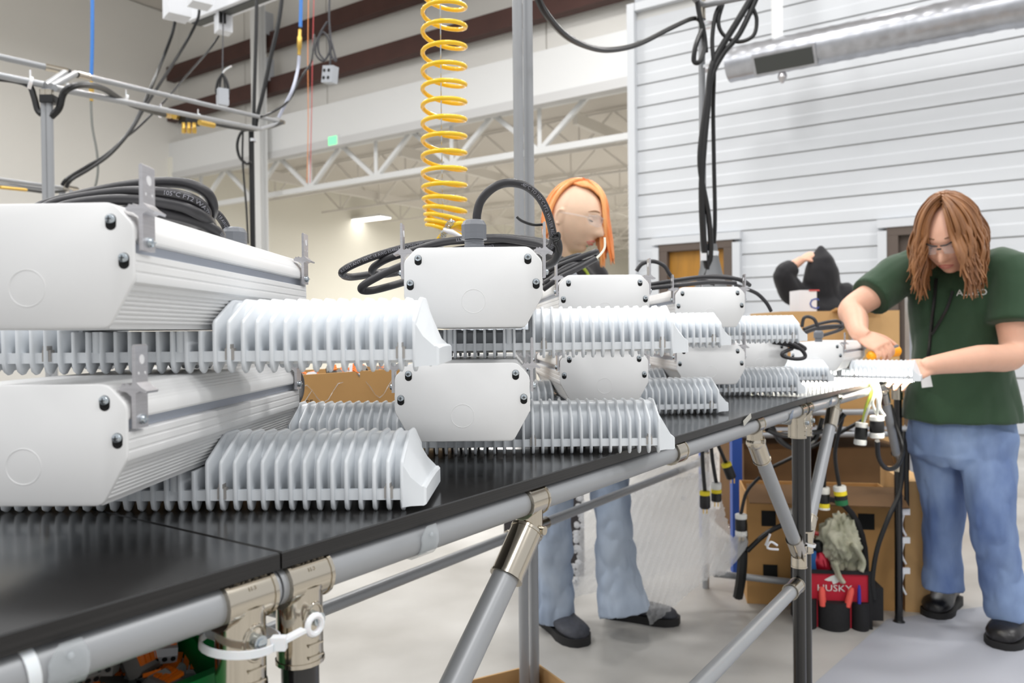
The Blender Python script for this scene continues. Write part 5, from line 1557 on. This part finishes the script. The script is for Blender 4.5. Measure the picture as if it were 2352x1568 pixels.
# rack: blue uprights, grey pipes and shelves with cartons
RY = 3.55
ra = at(1690, 1300, RY)
rk = thing('storage_rack', V((ra.x, ra.y, 0)), 'blue and grey storage rack holding cartons behind the far bench', 'rack')
BLUEP = mat('blue_enamel', (44, 84, 170), .45)
x0 = at(1690, 1000, RY).x; x1 = at(2096, 1000, RY).x
for x, m in ((x0, BLUEP), (x1, GALV)):
    for y in (RY, RY + .6): MB().box((x, y, .63), (.045, .04, 1.26), None).build('upright', m, rk)
for z in (.62, .66 + .06, .12):
    for y in (RY, RY + .6): MB().tube([V((x0, y, z)), V((x1, y, z))], .014, 12).build('cross_pipe', PIPE, rk)
MB().box(((x0 + x1) / 2, RY + .3, .645), (x1 - x0, .62, .012)).build('shelf', GREYB, rk)
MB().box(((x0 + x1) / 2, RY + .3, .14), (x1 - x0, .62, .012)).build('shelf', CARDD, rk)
MB().box((x0 + .02, RY + .3, 1.0), (.04, .6, .05)).build('side_brace', BLUEP, rk)
MB().box((x0 - .06, RY + .02, .80), (.12, .03, .05)).build('side_brace', BLUEP, rk)
for (xa, xb, z0, z1, lab, m) in ((.10, .37, .652, .92, 'dark carton on the left of the rack shelf beside the blue upright', CARDD), (.40, .78, .652, .86, 'carton in the middle of the rack shelf with white labels', CARD)):
    carton('shelf_carton', (x0 + xa, RY + .03, z0), xb - xa, .45, z1 - z0, lab, m=m, top_open=False)
MB().tube([at(1640, 1317, 3.1), at(1835, 1338, 3.05)], .0135, 12).build('foot_pipe', PIPE, rk)
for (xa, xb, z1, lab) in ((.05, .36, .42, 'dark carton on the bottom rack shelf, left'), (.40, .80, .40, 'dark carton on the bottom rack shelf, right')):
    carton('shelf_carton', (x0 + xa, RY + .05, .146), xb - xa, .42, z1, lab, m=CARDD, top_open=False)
# big gaylord box behind the far bench
go = at(1838, 716, 4.35); g1 = at(2070, 712, 4.20)
gm, P, M = carton('bulk_box', (go.x - .15, 4.22, 0), g1.x - go.x + .15, .55, go.z, 'large open bulk box of brown cardboard below the person in the hoodie', m=CARDL, th=.014)
MB().box(P(.40, .10, go.z - .02), (.25, .30, .012), M @ Matrix.Rotation(-.2, 3, 'X')).build('loose_flap', CARD, gm)
wo = at(1826, 690, 4.75)
wc = thing('white_carton', (wo.x, wo.y, go.z - .05), 'white carton with blue and red print standing in the bulk box', 'box')
MB().box((wo.x, 4.62, go.z - .02 + .02), (.10, .16, .26)).build('body', mat('white_board', (238, 238, 242), .6), wc)
vs, fs = text_verts('C', .09); MB().add([V((wo.x + .035 + v.x, 4.538, wo.z - .03 + v.y)) for v in vs], fs).build('blue_print', mat('blue_ink', (70, 90, 170), .6), wc, smooth=False)
MB().box((wo.x + .035, 4.538, wo.z + .05), (.06, .002, .008)).build('red_print', mat('red_ink', (210, 90, 90), .6), wc)
bb = atz(2212, 1140, 0)
carton('far_carton', (bb.x - .15, bb.y, 0), .4, .4, .52, 'brown carton far back between the legs of the woman in green', m=CARD, top_open=False)
# ---- tool tote with cloth and bottle
to = atz(1916, 1440, 0); TY = to.y
tt = thing('tool_tote', to, 'open black and red fabric tool tote on the floor behind the black bench leg', 'tool bag')
BLKF = mat('black_nylon', (26, 25, 28), .8, noise=(80, .3), bump=(300, .2)); REDF = mat('red_nylon', (184, 22, 48), .75, bump=(300, .15))
tM = Matrix.Rotation(math.radians(-8), 3, 'Z')
def tp(x, y, z): return to + tM @ V((x, y, z))
TW = .250; TDp = .12; THh = .205
for n, c, s, m in (('front_panel', (0, 0, THh / 2), (TW, .008, THh), REDF), ('back_panel', (0, TDp, THh / 2), (TW, .008, THh), BLKF), ('side_panel', (-TW / 2, TDp / 2, THh / 2), (.008, TDp, THh), BLKF), ('side_panel', (TW / 2, TDp / 2, THh / 2), (.008, TDp, THh), BLKF), ('base', (0, TDp / 2, .006), (TW, TDp, .012), BLKF)):
    MB().box(tp(*c), s, tM).build(n, m, tt)
MB().box(tp(0, -.004, THh), (TW + .01, .012, .012), tM).build('binding', BLKF, tt)
for x in (-TW / 2, TW / 2): MB().box(tp(x, -.004, THh / 2), (.014, .012, THh), tM).build('binding', BLKF, tt)
def pocket(x0, x1, h, bulge, n='pocket'):
    rings = []
    for z in (0, h * .3, h * .7, h * .94, h):
        k = bulge * (1 if z < h * .9 else .85); nn = 9
        pts = [tp(x0 + (x1 - x0) * i / nn, -.005 - k * math.sin(PI * i / nn) ** .6, z) for i in range(nn + 1)]
        rings.append(pts + [tp(x1, -.003, z), tp(x0, -.003, z)])
    MB().loft(rings).build(n, BLKF, tt)
pocket(-.122, -.062, .105, .030); pocket(-.058, .055, .100, .045); pocket(.060, .122, .098, .032)
MB().box(tp(.150, .06, .09), (.045, .12, .12), tM).build('side_pocket', BLKF, tt)
rim = [tp(.129, TDp * .5, THh * .9)] + [tp(.129 * math.cos(a), TDp * .5, THh + .02 + .235 * math.sin(a)) for a in [PI * k / 14 for k in range(15)]] + [tp(-.129, TDp * .5, THh * .9)]
MB().tube(rim, .011, 10).build('handle', BLKF, tt)
vs, fs = text_verts('HUSKY', .034)
MB().add([tp(v.x * 1.15, -.0058, .145 + v.y) for v in vs], fs).build('brand_print', PRINTW, tt, smooth=False)
b = MB(); sh = [(-.035, .176), (-.012, .190), (.004, .196), (.016, .186), (.034, .182), (.020, .174), (.010, .166), (-.004, .160), (-.008, .172), (-.022, .172)]
b.loft([[tp(x, -.0050, z) for x, z in sh], [tp(x, -.0060, z) for x, z in sh]]); b.build('brand_print', PRINTW, tt)
for x, m, a, lab in ((-.045, mat('coral_grip', (236, 92, 80), .45), .1, 'coral red tool handle in the left of the tote pocket'), (.040, MATS['coral_grip'], -.6, 'coral red tool handle leaning right in the tote pocket'), (.082, mat('pen_blue', (40, 50, 160), .4), .0, 'blue pen standing in the right tote pocket')):
    pa = tp(x, -.022, .085); pb = tp(x - math.sin(a) * .03, -.022, .155 if m.name != 'pen_blue' else .165)
    r = .011 if m.name != 'pen_blue' else .006
    nm = 'screwdriver' if m.name != 'pen_blue' else 'pen'
    tg = MB().tube([pa, pa.lerp(pb, .3), pa.lerp(pb, .8), pb], [r, r * 1.1, r, r * .6], 10).build(nm, m, label=lab, cat='tool' if nm != 'pen' else 'pen', origin=tuple(pa))
OLIVE = mat('olive_cotton', (208, 206, 186), .9, noise=(16, .35, (160, 160, 138)), bump=(90, .2))
b = MB(); cb = at(1934, 1245, TY + .07); rings = []
for j in range(60):
    t = j / 59; el = -PI / 2 + PI * t; ring_ = []
    for k in range(90):
        a = 2 * PI * k / 90; d = V((math.cos(el) * math.cos(a), math.cos(el) * math.sin(a), math.sin(el)))
        n = mnoise.noise(d * 1.5) * .40 + .10 * math.sin(14 * d.x + 9 * mnoise.noise(d * 1.8)) + .06 * math.sin(17 * d.z + 11 * mnoise.noise(d * 2 + V((5, 1, 2))))
        ring_.append(cb + V((d.x * .085, d.y * .075, d.z * .115)) * (.88 + n * .75) + V((-.004, 0, 0)))
    rings.append(ring_)
b.loft(rings)
for pp in ([(1915, 1290), (1925, 1320), (1935, 1335)], [(1960, 1250), (1980, 1285), (1975, 1310)]):
    b.tube(spline([at(x, y, TY - .01) for x, y in pp], 4), .024, 8, flat=.4)
b.build('cloth', OLIVE, angle=180, label='crumpled olive green cloth stuffed in the tool tote', cat='cloth', origin=tuple(cb))
bt = thing('water_bottle', at(1893, 1320, TY + .03), 'red metal water bottle with black cap leaning in the tote', 'bottle')
REDM = mat('red_metallic', (196, 28, 58), .25, .55, coat=.5)
ax0 = at(1890, 1320, TY + .075); ax1 = at(1874, 1240, TY + .085)
dd = (ax1 - ax0); Ln = dd.length; dn = dd.normalized()
MB().tube([ax0 - dn * .08, ax0, ax0 + dd * .45, ax0 + dd * .62, ax0 + dd * .70], [.033, .034, .034, .030, .021], 18).build('body', REDM, bt)
MB().tube([ax0 + dd * .68, ax0 + dd * .72, ax0 + dd * .98, ax0 + dd * 1.04], [.024, .027, .027, .020], 16).build('cap', BLK, bt)
MB().tube(spline([ax0 + dd * .78 + V((.028, -.01, 0)), ax0 + dd * 1.10 + V((.024, -.01, .0)), ax0 + dd * 1.20, ax0 + dd * 1.10 + V((-.024, -.01, 0)), ax0 + dd * .82 + V((-.028, -.01, 0))], 5), .008, 8).build('carry_loop', mat('red_plastic', (190, 34, 44), .4), bt)
bk = atz(1862, 1300, .2)
MB().box(tp(-.085, .08, .22), (.07, .06, .09), tM).build('blue_pouch', mat('blue_fabric', (46, 110, 180), .7), label='blue pouch tucked in the left of the tool tote', cat='pouch')
# ---- plugs hanging under the benches
YB = mat('yellow_band', (244, 222, 40), .5); WPL = mat('white_plug_cap', (236, 236, 232), .4); GPL = mat('green_plug_cap', (20, 110, 64), .4)
def plug(px, py, Y, L, label, tilt=0.0, kind=0, path=None, prongs=True, s=1.0):
    top = at(px, py, Y); t = thing('hanging_plug', top, label, 'plug', 'plugs hanging under the benches')
    d = V((math.sin(tilt), 0, -math.cos(tilt))); r = .0185 * s
    seg = {0: ((0, .25, YB), (.25, 1, BLK)), 1: ((0, .35, WPL), (.35, .55, YB), (.55, 1, BLK)), 2: ((0, .28, WPL), (.28, .5, YB), (.5, .72, BLK), (.72, 1, GPL)), 3: ((0, .22, WPL), (.22, .75, BLK), (.75, 1, WPL)), 4: ((0, .30, WPL), (.3, .72, BLK), (.72, .9, YB), (.9, 1, WPL))}[kind]
    for k, (a, c, m) in enumerate(seg):
        p = top + d * L * a; q = top + d * L * c; e = (q - p)
        MB().tube([p, p + e * .12, p + e * .88, q], [r * .9, r, r, r * (.9 if k < len(seg) - 1 else .8)], 16).build(('cap_ring', 'plug_body', 'plug_end', 'plug_end')[k], m, t)
    if prongs:
        for sx in (-.006, .006): MB().box(top + d * (L + .009) + V((sx, 0, 0)), (.0025, .007, .018)).build('prong', BRASS, t)
    if path: MB().tube(spline([at(*q) for q in path] + [top], 6), .0068, 8).build('cord', BLK, t)
    return t
plug(1619, 1127, 2.75, .062, 'yellow banded black plug hanging leftmost before the bubble wrap', path=((1612, 1020, 2.72), (1615, 1080, 2.74)))
plug(1645, 1108, 2.80, .068, 'yellow banded black plug just right of the leftmost plug', kind=1, path=((1632, 1010, 2.75), (1637, 1060, 2.78)))
plug(1667, 1062, 2.85, .062, 'tilted black plug with yellow band beside the blue upright', tilt=.35, path=((1640, 1000, 2.8), (1655, 1035, 2.83)))
plug(1702, 1180, 3.0, .085, 'large black plug with white collar hanging right of the blue upright', kind=3, path=((1745, 1095, 3.0), (1715, 1130, 3.0)), s=1.2)
plug(1893, 1118, 2.75, .080, 'black plug with white and yellow ends hanging right of the black leg', kind=4, path=((1905, 960, 2.6), (1895, 1040, 2.7)), prongs=False)
plug(1928, 1115, 2.72, .068, 'plug with green end and yellow band hanging above the tool tote', tilt=.12, kind=2, path=((1935, 960, 2.6), (1918, 1040, 2.7)), prongs=False, s=1.15)
plug(1812, 1168, 3.05, .06, 'yellow banded plug peeping out left of the black bench leg', kind=4, prongs=False)
plug(1980, 970, 2.42, .070, 'black and white plug on yellow green wires under the bench end', tilt=-.1, kind=3, prongs=False, s=1.0)
plug(2014, 955, 2.40, .068, 'grey plug with white cap hanging from white wires under the bench end', kind=3, prongs=False, s=1.15)
WIREW = mat('white_lead', (244, 246, 240), .4); WIREY = mat('yellow_green_lead', (206, 222, 90), .45)
lw = thing('lead_bundle', at(2005, 880, 2.40), 'bundle of white and yellow green leads under the lit fixture', 'wires')
for pp, m in ((((2000, 872, 2.38), (2002, 900, 2.38), (1990, 930, 2.39), (1982, 968, 2.42)), WIREY), (((2004, 872, 2.38), (2008, 905, 2.38), (1994, 940, 2.39), (1984, 970, 2.42)), WIREW), (((2008, 872, 2.38), (2012, 900, 2.37), (2004, 925, 2.38), (2016, 956, 2.40)), WIREW), (((2012, 872, 2.38), (2022, 905, 2.37), (2020, 935, 2.38), (2032, 955, 2.38)), WIREW), (((2010, 872, 2.37), (2016, 920, 2.36), (2014, 956, 2.40)), WIREW)):
    MB().tube(spline([at(*q) for q in pp], 6), .0042, 8).build('lead', m, lw)
def fcord(pts, r, label, m=BLK): return cord('loose_power_cord', pts, r, m, label, 'cord')
fcord(((2015, 1012, 2.45), (2018, 1050, 2.5), (2035, 1075, 2.55), (2060, 1070, 2.6), (2074, 1030, 2.7), (2060, 980, 2.75), (2045, 930, 2.75)), .0075, 'black cord hanging in a loop under the bench end')
fcord(((2075, 990, 2.9), (2068, 1120, 2.88), (2040, 1190, 2.85), (2015, 1260, 2.85), (2004, 1330, 2.85), (2008, 1375, 2.85)), .009, 'black cord hanging from the end leg down beside the tote')
fcord(((2084, 1000, 2.95), (2082, 1080, 2.95), (2083, 1180, 2.95)), .009, 'black cord running down right of the end leg')
fcord(((1745, 1085, 3.2), (1800, 1060, 3.2), (1880, 1020, 3.2), (1990, 960, 3.1)), .008, 'black cord crossing behind the black bench leg')
fcord(((1760, 985, 2.3), (1800, 1000, 2.35), (1850, 995, 2.4), (1905, 985, 2.5), (1940, 950, 2.5)), .008, 'black cord sagging below the far bench rail')
fcord(((1770, 970, 2.35), (1790, 1010, 2.4), (1830, 1030, 2.45), (1870, 1010, 2.5), (1890, 960, 2.5)), .008, 'black cord looped deepest below the far bench rail')
fcord(((1716, 1265, 3.0), (1760, 1225, 3.0), (1810, 1200, 2.98), (1850, 1190, 2.95)), .010, 'thick black cord before the handled carton')
fcord(((1705, 1200, 3.02), (1706, 1260, 3.02), (1703, 1320, 3.02), (1695, 1370, 3.05)), .020, 'thick black cord dropping below the large plug')
b = MB()
for py in (1175, 1240, 1310):
    q = at(2078, py, 2.93); b.box(q, (.035, .012, .022)); b.tube(spline([q, q + V((-.012, 0, -.05)), q + V((.004, 0, -.09))], 4), .004, 6)
b.build('tie_tails', TIE, bench_far)
for c, s in ((at(1785, 1252, 2.02), 1),):
    b = MB(); b.tube(spline([c, c + V((-.02, -.01, .012)), c + V((-.028, -.01, -.004)), c + V((.0, -.01, -.008))], 4), .003, 6); b.tube([c + V((-.03, 0, 0)), c + V((-.018, 0, .03))], .003, 6); b.build('cable_tie', TIE, bench_mid)
b = MB(); tie_ring(b, fp(BL + .03, 0, RAILZ - .31), V((.3, 0, 1)), PR + .008, .007, 16); b.build('cable_tie', TIE, bench_far)
# ---- orange tool in the hand
tc_ = wrR + V((.004, -.008, -.008)) + HD * .082 + HN * .030
ta_ = (HD.cross(HN) * (1 if HD.cross(HN).x > 0 else -1) + V((0, 0, -.25))).normalized()
tl0 = tc_ - ta_ * .045; tl1 = tc_ + ta_ * .062
tool = thing('hand_tool', tl0, 'orange yellow hand tool held over the lit fixture by the woman', 'tool')
OY = mat('orange_yellow_plastic', (250, 166, 14), .35)
dv = tl1 - tl0
MB().tube([tl0 - dv * .05, tl0, tl0 + dv * .3, tl0 + dv * .7, tl1, tl1 + dv * .08], [.010, .014, .015, .016, .019, .012], 14).build('body', OY, tool)
MB().tube([tl0 + dv * .72 + V((.0, -.008, .013)), tl0 + dv * .98 + V((.0, -.008, .015))], .006, 8).build('grey_grip', GLAND, tool)
